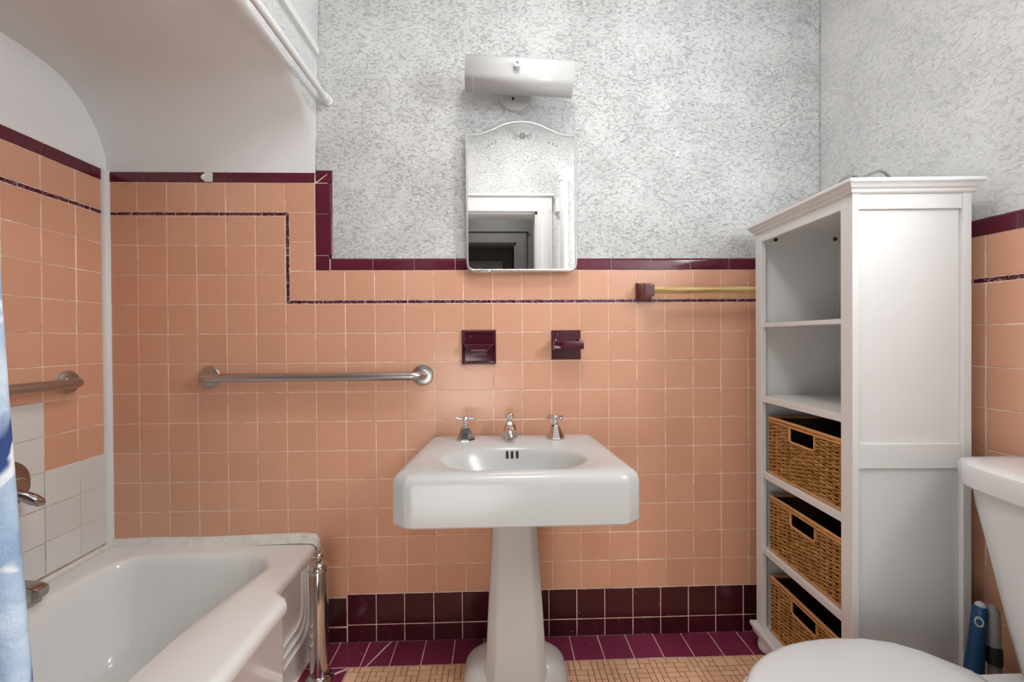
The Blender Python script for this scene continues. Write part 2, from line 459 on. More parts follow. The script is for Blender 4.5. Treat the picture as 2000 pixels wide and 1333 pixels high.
# left wall
bm = bmesh.new()
def slabL(bm, y0, y1, z0, z1, d0, d1):
    P = []
    for y in (y0, y1):
        for d in (d0, d1):
            for z in (z0, z1): P.append(bm.verts.new((wall_l(y)+d, y, z)))
    for q in ((0, 1, 3, 2), (4, 6, 7, 5), (0, 4, 5, 1), (2, 3, 7, 6), (0, 2, 6, 4), (1, 5, 7, 3)): bm.faces.new([P[i] for i in q])
slabL(bm, .05, -1.60, 0, ZC+.03, -.10, -.0010)
bmesh.ops.recalc_face_normals(bm, faces=bm.faces[:])
wall_left = struct(finish('wall_left', bm, GROUT))
bm = bmesh.new(); slabL(bm, 0, -.34, .385, .728, -.0030, -.0010); slabL(bm, -.225, -1.47, .385, .953, -.0030, -.0010)
bmesh.ops.recalc_face_normals(bm, faces=bm.faces[:])
finish('white_grout', bm, GROUTW, wall_left)
bm = bmesh.new(); slabL(bm, .02, -1.47, 1.770, ZC, -.09, .002)
bmesh.ops.recalc_face_normals(bm, faces=bm.faces[:])
finish('plaster', bm, VAULT, wall_left)
LY = [-.004] + [-.004-.1108*k for k in range(1, 14)]
LZ = [zs_b, 1.4980, 1.3900, 1.2795, 1.1685, 1.0620, .9510, .8400, .7300]
for k in range(13):
    y1, y0 = LY[k], LY[k+1]
    if y0 < -1.465: y0 = -1.465
    pink(FL, y0, y1, zs_t+.001, zb0+.001, wall_left)
    for r in range(8):
        if k >= 2 and r >= 6: continue
        pink(FL, y0, y1, LZ[r+1], LZ[r], wall_left)
WZ = [.730, .617, .506, .402]
WL = [-.004, -.1085, -.2245] + [-.2245-.1115*k for k in range(1, 12)]
for k in range(13):
    y1, y0 = WL[k], max(WL[k+1], -1.465)
    for r in range(3): tile('wall_tile', FL, y0, y1, WZ[r+1], WZ[r], WHITET, wall_left, gap=.0016)
    if k >= 2:
        for z0, z1 in ((.840, .951), (.730, .840)): tile('wall_tile', FL, y0, y1, z0, z1, WHITET, wall_left, gap=.0016)
u = -.0
for a, b in ((-.061, -.004), (-.215, -.061), (-.371, -.215), (-.527, -.371), (-.683, -.527), (-.839, -.683), (-.995, -.839), (-1.151, -.995), (-1.307, -1.151), (-1.463, -1.307)):
    bullnose('trim_tile', FL, (a+b)/2, zb0+.0235, b-a-.0022, .044, MAROON, wall_left)
for a, b in ((-.060, -.004), (-.136, -.060), (-.290, -.136), (-.446, -.290), (-.602, -.446), (-.758, -.602), (-.914, -.758), (-1.07, -.914), (-1.226, -1.07), (-1.382, -1.226), (-1.463, -1.382)):
    strip(FL, a, b, zs_b, zs_t+.001, wall_left)
# corner bead between the two tiled walls
bm = bmesh.new()
pts = [(-.1065, -.0195), (-.103, -.0195), (-.094, -.0115), (-.0905, -.0035), (-.0905, .001), (-.1065, .001)]
loft(bm, [[Vector((x, y, z)) for x, y in pts] for z in (.395, .9, 1.4, 1.768)])
bmesh.ops.recalc_face_normals(bm, faces=bm.faces[:])
struct(finish('trim_1', bm, TRIMP, None, 50), 'white corner bead between the tiled alcove walls')

# right wall
bm = bmesh.new()
def slabR(bm, y0, y1, z0, z1, d0, d1):
    P = []
    for y in (y0, y1):
        for d in (d0, d1):
            for z in (z0, z1): P.append(bm.verts.new((wall_r(y)-d, y, z)))
    for q in ((0, 1, 3, 2), (4, 6, 7, 5), (0, 4, 5, 1), (2, 3, 7, 6), (0, 2, 6, 4), (1, 5, 7, 3)): bm.faces.new([P[i] for i in q])
    bmesh.ops.recalc_face_normals(bm, faces=bm.faces[:])
slabR(bm, .09, -1.60, 0, 1.446, -.10, -.0010)
wall_right = struct(finish('wall_right', bm, GROUT))
bm = bmesh.new(); slabR(bm, .0, -1.60, 1.446, ZC+.03, -.099, -.004)
finish('plaster', bm, PLASTER2, wall_right)
RU = [.002, .079] + [.079+.1105*k for k in range(1, 14)]
RU = [.002]+[.5195-.1105*k for k in range(4, 0, -1)]+[.5195+.1105*k for k in range(0, 9)]
RRZ = [1.2805, 1.1695, 1.058, .949, .839, .729, .619, .509, .399, .289, .179]
for k in range(len(RU)-1):
    u0, u1 = RU[k], min(RU[k+1], 1.465)
    pink(FR, u0, u1, 1.294, 1.407, wall_right)
    for r in range(10): pink(FR, u0, u1, RRZ[r+1], RRZ[r], wall_right)
    tile('base_tile', FR, u0, u1, .0635, .179, MAROONB, wall_right, gap=.003)
    tile('base_tile', FR, u0, u1, -.004, .0635, MAROONB, wall_right, gap=.003)
ub = .582-.155*3
while ub < 1.46:
    bullnose('trim_tile', FR, (ub+min(ub+.155, 1.465))/2, 1.4305, min(ub+.155, 1.465)-ub-.0022, .047, MAROON, wall_right); ub += .155
ub = .49-.158*2
while ub < 1.46:
    strip(FR, ub, min(ub+.158, 1.465), 1.2805, 1.2940, wall_right); ub += .158

# invented window that glows as fill light, unseen beyond the frame's right edge
FILLPANE = D.materials.new('fill_glow_pane'); FILLPANE.use_nodes = True
_e = FILLPANE.node_tree.nodes['Principled BSDF']; _e.inputs['Base Color'].default_value = (.8, .82, .85, 1)
_e.inputs['Emission Color'].default_value = (.93, .97, 1, 1); _e.inputs['Emission Strength'].default_value = 25
FWN = frame((2.585, 0, 0), (-1, -.077, 0))
bm = bmesh.new()
for b_ in ((.96, 1.42, 1.50, 1.545), (.96, 1.42, 2.175, 2.22), (.96, 1.005, 1.5, 2.22), (1.375, 1.42, 1.5, 2.22), (.96, 1.42, 1.85, 1.875)):
    box(bm, b_[0], b_[1], b_[2], b_[3], .003, .030, .003)
fill_window = struct(finish('fill_window', bm, TRIMP), 'added glowing fill window on the right wall, out of the frame')
fill_window.matrix_local = FWN
for z0, z1 in ((1.545, 1.85), (1.875, 2.175)):
    bm = bmesh.new(); box(bm, 1.005, 1.375, z0, z1, .006, .012); finish('fill_pane', bm, FILLPANE, fill_window)

# floor
bm = bmesh.new(); box(bm, -.2, 2.8, -1.60, .1, -.12, -.0016)
floor = struct(finish('floor', bm, GROUTF))
bm = bmesh.new(); box(bm, .60, 2.62, -.1225, 0, -.004, -.0011); box(bm, .60, .806, -1.47, -.1225, -.004, -.0011)
finish('border_grout', bm, GROUT, floor)
FXs = [.655, .737-.002, .844, .946, 1.055, 1.164, 1.272, 1.381, 1.489, 1.598, 1.706, 1.812, 1.9195, 2.029, 2.137, 2.2465, 2.355, 2.463, 2.571]
YB = -.1225
for i, (a, b) in enumerate(zip(FXs[:-1], FXs[1:])):
    if i == 2:      # cracked tile, two pieces
        polytile('floor_tile', FF, [(a+.0015, YB+.0015), (a+.018, YB+.0015), (b-.026, -.002), (a+.0015, -.002)], MAROONF, floor, lift=0)
        polytile('floor_tile', FF, [(a+.024, YB+.0015), (b-.0015, YB+.0015), (b-.0015, -.002), (b-.019, -.002)], MAROONF, floor, lift=0)
    else: tile('floor_tile', FF, a, b, YB, 0, MAROONF, floor, gap=.003)
yy = YB
for k in range(13):
    y0 = max(yy-.1095, -1.465)
    if k == 0:
        polytile('floor_tile', FF, [(.656, yy-.0015), (.656, y0+.03), (.745, yy-.0365), (.8045, yy-.004), (.8045, yy-.0015)][::1], MAROONF, floor)
        polytile('floor_tile', FF, [(.656, y0+.022), (.656, y0+.0015), (.8045, y0+.0015), (.8045, yy-.011), (.745, yy-.0445)], MAROONF, floor)
    else:
        tile('floor_tile', FF, .655, .735, y0, yy, MAROONF, floor, gap=.003); tile('floor_tile', FF, .735, .806, y0, yy, MAROONF, floor, gap=.003)
    yy = y0
# mosaic: blocks of one, two and four unit squares
U = .0206; X0, Y0 = .808, YB-.001
NX, NY = int((2.59-X0)/U), int((1.467+Y0)/U)
occ = [[False]*NX for _ in range(NY)]; pieces = []
for j in range(NY):
    for i in range(NX):
        if occ[j][i]: continue
        right = i+1 < NX and not occ[j][i+1]
        down = j+1 < NY and not occ[j+1][i]
        diag = right and j+1 < NY and not occ[j+1][i+1] and down
        q = random.random()
        if diag and q < .09: s = (2, 2)
        elif right and q < .45: s = (2, 1)
        elif down and q < .78: s = (1, 2)
        else: s = (1, 1)
        for jj in range(s[1]):
            for ii in range(s[0]): occ[j+jj][i+ii] = True
        pieces.append((j, i, s))
def in_foot(x, y):     # under the sink plinth, nothing to see
    return False
near = [p for p in pieces if p[0] <= 4 and X0+p[1]*U < 2.24][:300]
ns = set(id(p) for p in near)
for p in near:
    j, i, s = p
    tile('mosaic_tile', FF, X0+i*U, X0+(i+s[0])*U, Y0-(j+s[1])*U, Y0-j*U, MOSAIC, floor, gap=.0026, t=.004, b=.0006, tiltdeg=.25)
bm = bmesh.new()
for p in pieces:
    if id(p) in ns: continue
    j, i, s = p; g = .0013
    x0, x1, y0, y1 = X0+i*U+g, X0+(i+s[0])*U-g, Y0-(j+s[1])*U+g, Y0-j*U-g
    if min(x1, 2.59) <= x0: continue
    a = [bm.verts.new((x, y, -.003)) for x, y in ((x0, y0), (x1, y0), (x1, y1), (x0, y1))]
    b = [bm.verts.new((x, y, 0)) for x, y in ((x0, y0), (x1, y0), (x1, y1), (x0, y1))]
    bm.faces.new(b)
    for k in range(4): bm.faces.new((a[k], a[(k+1) % 4], b[(k+1) % 4], b[k]))
o = finish('mosaic_tile', bm, MOSAIC, floor); o['kind'] = 'stuff'

# ceiling
bm = bmesh.new(); box(bm, -.25, 2.8, -1.60, .1, ZC, ZC+.1)
struct(finish('ceiling', bm, PAINT))

# front wall with the doorway the camera looks through, and the hall behind
DX0, DX1, DZ = .84, 1.615, 2.045
bm = bmesh.new()
box(bm, -.25, DX0, YF-.12, YF, 0, ZC+.03); box(bm, DX1, 2.8, YF-.12, YF, 0, ZC+.03); box(bm, DX0, DX1, YF-.12, YF, DZ, ZC+.03)
wall_front = struct(finish('wall_front', bm, PLASTER))
def casing(x0, x1, z, yf, wd, th, m, jamb, name, lab):
    e = bmesh.new()
    for a, b in ((x0-wd, x0), (x1, x1+wd)):
        box(e, a, b, yf-.002, yf+th, 0, z+wd, .002)
        box(e, a+.02, b-.02, yf+th-.004, yf+th+.004, 0, z+wd-.02, .001)
    box(e, x0-wd, x1+wd, yf-.002, yf+th+.002, z, z+wd, .002)
    box(e, x0-wd-.012, x1+wd+.012, yf-.002, yf+th+.016, z+wd, z+wd+.018, .003)
    box(e, x0-.001, x0+.016, yf-jamb, yf+.004, 0, z, .001); box(e, x1-.016, x1+.001, yf-jamb, yf+.004, 0, z, .001)
    box(e, x0, x1, yf-jamb, yf+.004, z-.016, z+.001, .001)
    return struct(finish(name, e, m), lab)
casing(DX0+.0, DX1, DZ, YF, .105, .022, TRIMP, .13, 'trim_2', 'white painted casing around the doorway seen in the mirror')
bm = bmesh.new(); box(bm, .2, 2.6, -3.9, -1.59, -.12, 0); struct(finish('floor_hall', bm, HALLP), 'shade-painted hall floor beyond the doorway')
bm = bmesh.new(); box(bm, .2, 2.6, -3.9, -1.59, 2.55, 2.65); struct(finish('ceiling_hall', bm, HALLP), 'shade-painted hall ceiling beyond the doorway')
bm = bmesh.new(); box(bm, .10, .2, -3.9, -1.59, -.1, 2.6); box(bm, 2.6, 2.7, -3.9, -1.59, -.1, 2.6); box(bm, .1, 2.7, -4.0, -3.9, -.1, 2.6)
struct(finish('wall_hall', bm, HALLP), 'shade-painted hall walls beyond the doorway')
bm = bmesh.new()
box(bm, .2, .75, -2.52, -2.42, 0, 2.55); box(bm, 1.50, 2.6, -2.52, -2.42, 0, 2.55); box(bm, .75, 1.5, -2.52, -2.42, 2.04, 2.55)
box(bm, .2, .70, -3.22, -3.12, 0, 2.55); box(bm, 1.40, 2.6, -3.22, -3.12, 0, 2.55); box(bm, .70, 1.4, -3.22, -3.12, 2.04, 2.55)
struct(finish('wall_hall', bm, HALLP), 'shade-painted partition walls of the hall')
casing(.75, 1.50, 2.04, -2.42, .10, .02, HALLP, .11, 'trim_3', 'shade-painted door casing in the hall, nearer')
casing(.70, 1.40, 2.04, -3.12, .09, .02, HALLP, .11, 'trim_4', 'shade-painted door casing in the hall, farther')
kc = tag(empty('wall_cabinet', (1.06, -3.9, 1.55)), 'white wall cabinet with short black handles seen dimly in the mirror', 'cabinet')
e = bmesh.new(); box(e, -.42, .34, 0, .30, 0, .60, .004); finish('body', e, PAINT, kc)
for x0, x1 in ((-.41, -.16), (-.155, .095), (.10, .335)):
    e = bmesh.new(); box(e, x0, x1, .302, .318, .01, .59, .003); d_ = finish('door', e, PAINT, kc)
    e = bmesh.new(); tube(e, [(x0+.05, .318, .40), (x0+.05, .335, .40), (x1-.05, .335, .40), (x1-.05, .318, .40)], .008, 8); finish('handle', e, BLACKP, d_)

# ------------------------------------------------------------------ barrel-vaulted tub alcove (plaster)
def vault_prof(t):
    """profile in (y, z) from the back wall; t=0 left end, t=1 right end"""
    L_ = [(.001, 1.755), (.001, 1.81), (-.012, 1.852), (-.028, 1.89), (-.050, 1.925), (-.078, 1.960), (-.104, 1.985), (-.13, 2.003), (-.157, 2.017), (-.20, 2.028), (-.25, 2.035), (-.33, 2.037), (-.45, 2.037), (-.735, 2.037)]
    R_ = [(.001, 1.755), (.001, 1.81), (-.002, 1.86), (-.012, 1.900), (-.032, 1.938), (-.060, 1.968), (-.087, 1.985), (-.12, 2.005), (-.155, 2.022), (-.192, 2.033), (-.26, 2.039), (-.338, 2.042), (-.434, 2.053), (-.735, 2.056)]
    P = [(a[0]*(1-t)+b[0]*t, a[1]*(1-t)+b[1]*t) for a, b in zip(L_, R_)]
    return P + [(YF-y, z) for y, z in P[-2::-1]]
XH = .656
bm = bmesh.new(); rows = []
for xx, t, out in ((-.14, 0, 0), (.12, .35, 0), (.38, .7, 0), (.622, 1, 0), (.636, 1, .001), (.648, 1, .005), (XH, 1, .012)):
    rows.append([Vector((xx, y, z+out*(1 if abs(y+.735) < .6 else .6))) for y, z in vault_prof(t)])
rows.append([Vector((XH+.026, y, ZC+.02)) for y, z in vault_prof(1)])
R = [[bm.verts.new(p) for p in r] for r in rows]
for a, b in zip(R[:-2], R[1:-1]):
    for i in range(len(a)-1): bm.faces.new((a[i], b[i], b[i+1], a[i+1]))
head = []
for i in range(len(R[0])-1): head.append(bm.faces.new((R[-2][i], R[-1][i], R[-1][i+1], R[-2][i+1])))
bmesh.ops.recalc_face_normals(bm, faces=bm.faces[:])
alc = finish('wall_alcove', bm, VAULT, None, 50); alc.data.materials.append(PLASTER2)
for p in alc.data.polygons:
    if min(alc.data.vertices[v].co.x for v in p.vertices) > XH-.001: p.material_index = 1; p.use_smooth = False
struct(alc, 'white plaster barrel vault and arched header over the bathtub')
bm = bmesh.new(); box(bm, XH-.002, XH+.024, -1.40, -.010, 2.195, 2.224, .003)  # thin raised strip along the header face
struct(finish('trim_5', bm, TRIMP), 'flat white strip on the header above the curtain rod')

# ------------------------------------------------------------------ curtain rod and curtain
rod = tag(empty('curtain_rod', (.704, 0, 2.035)), 'white curtain rod running along the arched alcove header', 'curtain rod')
bm = bmesh.new(); tube(bm, [(0, -.03, 0), (0, -.7, 0), (0, YF+.03, 0)], .0115, 16); finish('rod', bm, WPLAS, rod, 50)
for s, y in ((-1, .002), (1, YF-.002)):
    bm = bmesh.new(); tube(bm, [(0, y, 0), (0, y+s*.004, 0), (0, y+s*.006, 0), (0, y+s*.036, 0)], [.0195, .0190, .0165, .0155], 20); finish('flange', bm, WPLAS, rod, 40)
cur = tag(empty('shower_curtain', (.704, -1.2, 0)), 'pale blue shower curtain with navy and white brush marks, drawn back at left', 'curtain')
bm = bmesh.new(); NYc, NZc = 120, 24; grid = []
for k in range(NZc+1):
    z = .22+(2.012-.22)*k/NZc; q = k/NZc; row = []
    for i in range(NYc+1):
        s = i/NYc
        ytop = .125-.35*s; ybot = .154-.40*s
        y = ytop*q + ybot*(1-q) - .012*math.sin(q*3)*s
        amp = .012+.020*(1-q)
        x = amp*math.sin(s*2*PI*7+.6*math.sin(q*4)) + .003*math.sin(s*60+q*9) + .058*(1-q)
        row.append(bm.verts.new((x, y, z)))
    grid.append(row)
for a, b in zip(grid[:-1], grid[1:]):
    for i in range(NYc): bm.faces.new((a[i], a[i+1], b[i+1], b[i]))
o = finish('cloth', bm, CURT, cur, 179)
md = o.modifiers.new('s', 'SOLIDIFY'); md.thickness = .0012
for k in range(6):
    bm = bmesh.new()
    y = .06-.056*k
    pts = [(.021*math.sin(a), y+.002*a, 2.03+.026*math.cos(a)-.004) for a in [2*PI*i/20 for i in range(21)]]
    tube(bm, pts, .0022, 6); finish('ring', bm, CHROME, cur, 60)

# ------------------------------------------------------------------ bathtub
def poly_ring(poly, c, n_angles):
    """radius of a star-shaped polygon around c for every angle"""
    out = []
    P = [Vector((p[0]-c[0], p[1]-c[1])) for p in poly]
    for a in n_angles:
        d = Vector((math.cos(a), math.sin(a))); best = None
        for i in range(len(P)):
            p, q = P[i], P[(i+1) % len(P)]; e = q-p
            den = d.x*e.y-d.y*e.x
            if abs(den) < 1e-12: continue
            t = (p.x*e.y-p.y*e.x)/den; s = (p.x*d.y-p.y*d.x)/den
            if t > 0 and -1e-4 <= s <= 1+1e-4 and (best is None or t < best): best = t
        out.append(best)
    return out
def rrect(x0, x1, y0, y1, r, n=8):
    P = []
    for cx, cy, a0 in ((x1-r, y1-r, 0), (x0+r, y1-r, PI/2), (x0+r, y0+r, PI), (x1-r, y0+r, 3*PI/2)):
        P += [(cx+r*math.cos(a0+PI/2*i/n), cy+r*math.sin(a0+PI/2*i/n)) for i in range(n+1)]
    return P
def angset(polys, c, n):
    A = [2*PI*i/n for i in range(n)]
    for poly in polys:
        for p in poly: A.append(math.atan2(p[1]-c[1], p[0]-c[0]) % (2*PI))
    A.sort(); B = []
    for a in A:
        if not B or a-B[-1] > 1e-4: B.append(a)
    return B
c = (.29, -.735)
def lx(y, d=.003): return wall_l(y)+d
outer = [(.654, -.004), (.655, -.285), (.668, -.305), (.704, -.335), (.714, -.352), (.714, -1.118), (.704, -1.135), (.668, -1.165), (.655, -1.185), (.654, -1.466), (lx(-1.466), -1.466), (lx(-.735), -.735), (lx(-.004), -.004)]
def inset(poly, d):
    n = len(poly); o = []
    area = sum(poly[i][0]*poly[(i+1) % n][1]-poly[(i+1) % n][0]*poly[i][1] for i in range(n))
    sg = 1 if area > 0 else -1
    for i in range(n):
        p0, p, p1 = (Vector(poly[k % n]) for k in (i-1, i, i+1))
        e0, e1 = (p-p0).normalized(), (p1-p).normalized()
        n0, n1 = Vector((-e0.y, e0.x))*sg, Vector((-e1.y, e1.x))*sg
        d_ = n0+n1; d_ = d_/max(d_.dot(n0), .4); o.append(tuple(p+d_*d))
    return o
inner = [(.545, -.150), (.560, -.175), (.562, -.20), (.536, -.34), (.507, -.50), (.503, -.60), (.503, -1.22), (.49, -1.30), (.45, -1.35), (.38, -1.375), (.10, -1.375), (.05, -1.36), (.015, -1.30), (.005, -1.2), (.005, -.30), (.012, -.20), (.035, -.130), (.075, -.098), (.12, -.090), (.46, -.088), (.515, -.110)]
A = angset([outer, inner], c, 120)
def ringz(rad, z): return [Vector((c[0]+r*math.cos(a), c[1]+r*math.sin(a), z)) for r, a in zip(rad, A)]
ro = poly_ring(outer, c, A); ri = poly_ring(inner, c, A)
oi = {d: poly_ring(inset(outer, d), c, A) for d in (.004, .009, .016, .026)}
def rin(d): return [max(r-d, .02) for r in ri]
bm = bmesh.new()
rings = [ringz(oi[.009], 0), ringz(oi[.009], .335), ringz(oi[.004], .342), ringz(ro, .352), ringz(ro, .368), ringz(oi[.004], .379), ringz(oi[.016], .3865), ringz(oi[.026], .388)]
mid = [(a*.45+b*.55) for a, b in zip(oi[.026], ri)]
rings += [ringz(mid, .3885), ringz([r+.014 for r in ri], .3880), ringz([r+.005 for r in ri], .3855), ringz(ri, .380), ringz(rin(.006), .368), ringz(rin(.016), .33), ringz(rin(.034), .24), ringz(rin(.055), .15), ringz(rin(.075), .10), ringz(rin(.105), .078), ringz(rin(.14), .072), ringz([r*.3 for r in ri], .068)]
loft(bm, rings)
tub = tag(empty('bathtub', (0, 0, 0)), 'white enamelled built-in bathtub with stepped apron under the arched alcove', 'bathtub')
finish('body', bm, TUBP, tub, 48)
for k, (yv, zh) in enumerate(((-.115, .165), (-.095, .128), (-.074, .092))):
    bm = bmesh.new(); xx = .6455
    r = .05
    pts = [Vector((xx, yv, .336))] + [Vector((xx, yv, z)) for z in (.30, .25, zh+r)] + [Vector((xx, yv-r+r*math.cos(t), zh+r-r*math.sin(t))) for t in [PI/2*i/8 for i in range(1, 9)]] + [Vector((xx, -.285, zh))]
    tube(bm, pts, .0065, 8); finish('apron_rib', bm, TUBP, tub, 60)
# caulk
bm = bmesh.new()
pts = [(-.09, -.006, .391), (.05, -.006, .393), (.25, -.006, .392), (.45, -.006, .395), (.60, -.007, .397), (.645, -.008, .395), (.660, -.008, .383), (.664, -.007, .362)]
hs = (.024, .026, .024, .026, .027, .025, .018, .008)
loft(bm, [[Vector((p[0], y, p[2]-.006+h*q)) for y, q in ((.002, 1), (-.007, 1.02), (-.014, .75), (-.026, .22), (-.030, 0), (.002, 0))] for p, h in zip(pts, hs)])
bmesh.ops.recalc_face_normals(bm, faces=bm.faces[:])
finish('caulk', bm, CAULK, tub, 60)
bm = bmesh.new()
tube(bm, [(wall_l(y)+.008, y, .389) for y in (-.003, -.1, -.2, -.35, -.6, -1.0, -1.45)], .011, 8)
finish('caulk', bm, CAULK, tub, 60)

# tub filler, mixer lever (on the left wall)
sp = tag(empty('tub_spout', (wall_l(-.36), -.366, .430)), 'chrome tub spout on the white tiles beside the curtain', 'tub spout')
bm = bmesh.new()
def rr(x, hw, z0, z1, n=20):
    return [Vector((x, hw*math.copysign(abs(math.cos(a))**.55, math.cos(a)), (z0+z1)/2+(z1-z0)/2*math.copysign(abs(math.sin(a))**.55, math.sin(a)))) for a in [2*PI*i/n for i in range(n)]]
loft(bm, [rr(0, .033, -.030, .034), rr(.012, .033, -.030, .034), rr(.014, .028, -.026, .030), rr(.07, .028, -.020, .028), rr(.11, .027, -.018, .024), rr(.128, .024, -.016, .018), rr(.132, .015, -.010, .012)])
bmesh.ops.recalc_face_normals(bm, faces=bm.faces[:])
finish('spout_body', bm, DCHROME, sp, 40)
bm = bmesh.new(); lathe(bm, [(.017, -.027), (.019, -.024), (.019, -.012)], 18, Matrix.Translation((.108, 0, 0))); finish('aerator', bm, DCHROME, sp, 40)
vl = tag(empty('shower_valve', (wall_l(-.34), -.345, .722)), 'chrome shower valve with single lever half behind the curtain', 'tap')
MXp = Matrix.Rotation(PI/2, 4, 'Y')
bm = bmesh.new(); lathe(bm, [(.074, -.001), (.074, .004), (.066, .010), (.030, .014), (.028, .05), (.024, .058)], 32, MXp); finish('escutcheon', bm, DCHROME, vl, 40)
bm = bmesh.new(); tube(bm, [(.035, -.028, -.004), (.05, -.012, -.012), (.066, .0, -.024), (.082, .011, -.040), (.094, .019, -.052), (.099, .022, -.056)], [.009, .012, .0150, .0155, .011, .004], 14)
finish('lever', bm, DCHROME, vl, 50)

# ------------------------------------------------------------------ grab bars
def grab_bar(name, label, F, ua, ub_, v, stand=.052, r=.0160):
    root = tag(empty(name), label, 'grab bar', None); root.matrix_world = F @ Matrix.Translation((ua, v, 0))
    Lb = ub_-ua; q = .036
    bm = bmesh.new()
    pts = [Vector((0, 0, .004)), Vector((0, 0, stand-q))] + arc((q, 0, stand-q), (-q, 0, 0), (0, 0, q), 8)[1:] + [Vector((Lb*.3, 0, stand)), Vector((Lb*.7, 0, stand))] + arc((Lb-q, 0, stand-q), (0, 0, q), (q, 0, 0), 8) + [Vector((Lb, 0, .004))]
    tube(bm, pts, r, 20); finish('bar', bm, STEEL, root, 60)
    for u in (0, Lb):
        bm = bmesh.new(); lathe(bm, [(.0395, 0), (.0395, .003), (.037, .0065), (.030, .0085), (.020, .009), (.0175, .011)], 32, Matrix.Translation((u, 0, 0))); finish('flange', bm, STEEL, root, 35)
    return root
grab_bar('grab_bar', 'brushed steel grab bar on the pink tiles above the tub and beside the sink', FB, .262, 1.050, 1.006)
grab_bar('grab_bar', 'brushed steel grab bar on the left alcove wall partly behind the curtain', FL, -.80, -.150, 1.005)
# hook on the trim
hk = tag(empty('adhesive_hook', (.267, 0, 1.750)), 'small white adhesive hook on the maroon trim tiles of the alcove', 'hook')
bm = bmesh.new(); P = [(-.015, -.021), (.0145, -.021), (.015, .008)] + [(.015*math.cos(t), .008+.013*math.sin(t)) for t in [PI*i/8 for i in range(1, 8)]] + [(-.015, .008)]
b2 = prism_bm(P, .003, .001); me = D.meshes.new('t'); b2.to_mesh(me); b2.free(); bm.from_mesh(me)
finish('plate', bm, WPLAS, hk, matw=Matrix.Translation((0, -.006, 0)) @ Matrix.Rotation(PI/2, 4, 'X'))
bm = bmesh.new(); tube(bm, [(-.010, -.005, .004), (-.012, -.014, -.002), (-.012, -.019, -.010), (-.012, -.014, -.016)], [.004, .005, .005, .0035], 8); finish('prong', bm, WPLAS, hk, 60)

# ------------------------------------------------------------------ pedestal sink
sink = tag(empty('pedestal_sink', (1.385, -.20, 0)), 'white porcelain pedestal sink with chrome taps against the pink tiled wall', 'sink')
def sub(o): o.location = (-1.385, .20, 0); return o
c = (1.382, -.308)
op = [(1.115, -.004), (1.655, -.004), (1.676, -.012), (1.690, -.035), (1.722, -.440), (1.719, -.452), (1.684, -.480), (1.668, -.486), (1.100, -.486), (1.084, -.480), (1.049, -.452), (1.046, -.440), (1.078, -.035), (1.092, -.012)]
A = angset([op, inset(op, .02)], c, 120)
ro = poly_ring(op, c, A)
ins_ = {d: poly_ring(inset(op, d), c, A) for d in (.004, .012, .022, .034)}
def ell(rx, ry, cy=-.308): 
    out = []
    for a in A:
        dx, dy = math.cos(a), math.sin(a); oy = c[1]-cy
        aa = dx*dx/rx**2+dy*dy/ry**2; bb = 2*dy*oy/ry**2; cc = oy*oy/ry**2-1
        out.append((-bb+math.sqrt(bb*bb-4*aa*cc))/(2*aa))
    return out
def sr(rad, z, cup=0): return [Vector((c[0]+r*math.cos(a), c[1]+r*math.sin(a), z)) for r, a in zip(rad, A)]
bm = bmesh.new()
ledge = ell(.285, .172, -.305)
ledge = [min(a, b-.012) for a, b in zip(ledge, ins_[.034])]
ledge2 = [min(a-.012, b-.02) for a, b in zip(ledge, ins_[.034])]
rings = [sr(ell(.16, .12, -.28), .640), sr(ins_[.022], .640), sr(ins_[.004], .641), sr(ro, .646), sr(ro, .752), sr(ins_[.004], .766), sr(ins_[.012], .775), sr(ins_[.022], .7795), sr(ins_[.034], .7815),
         sr(ledge, .7815), sr(ledge2, .7785), sr(ell(.232, .146), .7770), sr(ell(.222, .138), .7735), sr(ell(.213, .130), .764), sr(ell(.200, .121), .744), sr(ell(.180, .108), .712), sr(ell(.150, .090), .680), sr(ell(.105, .063), .658), sr(ell(.05, .034), .648), sr(ell(.018, .018), .646)]
loft(bm, rings)
bm.normal_update()
finish('basin', bm, PORC, sink, 38).location = (-1.385, .20, 0)
# overflow slots and bowl drain
for dx in (-.0165, 0, .0170):
    bm = bmesh.new()
    Pn = [(.0045*math.cos(t), .0085*(1 if math.sin(t) > 0 else -1)*(1 if abs(math.sin(t)) > .01 else 0)+.0045*math.sin(t)) for t in [2*PI*i/16 for i in range(16)]]
    b2 = prism_bm(Pn, .004, .0008); me = D.meshes.new('t'); b2.to_mesh(me); b2.free(); bm.from_mesh(me)
    o = finish('overflow_slot', bm, DARK, sink)
    o.matrix_local = Matrix.Translation((1.379+dx-1.385, -.1862+.20, .7510)) @ Matrix.Rotation(math.radians(66), 4, 'X')
bm = bmesh.new(); lathe(bm, [(.020, .0), (.020, .003), (.014, .004), (.012, .002)], 20); o = finish('drain', bm, CHROME, sink, 40); o.location = (1.382-1.385, -.308+.20, .647)
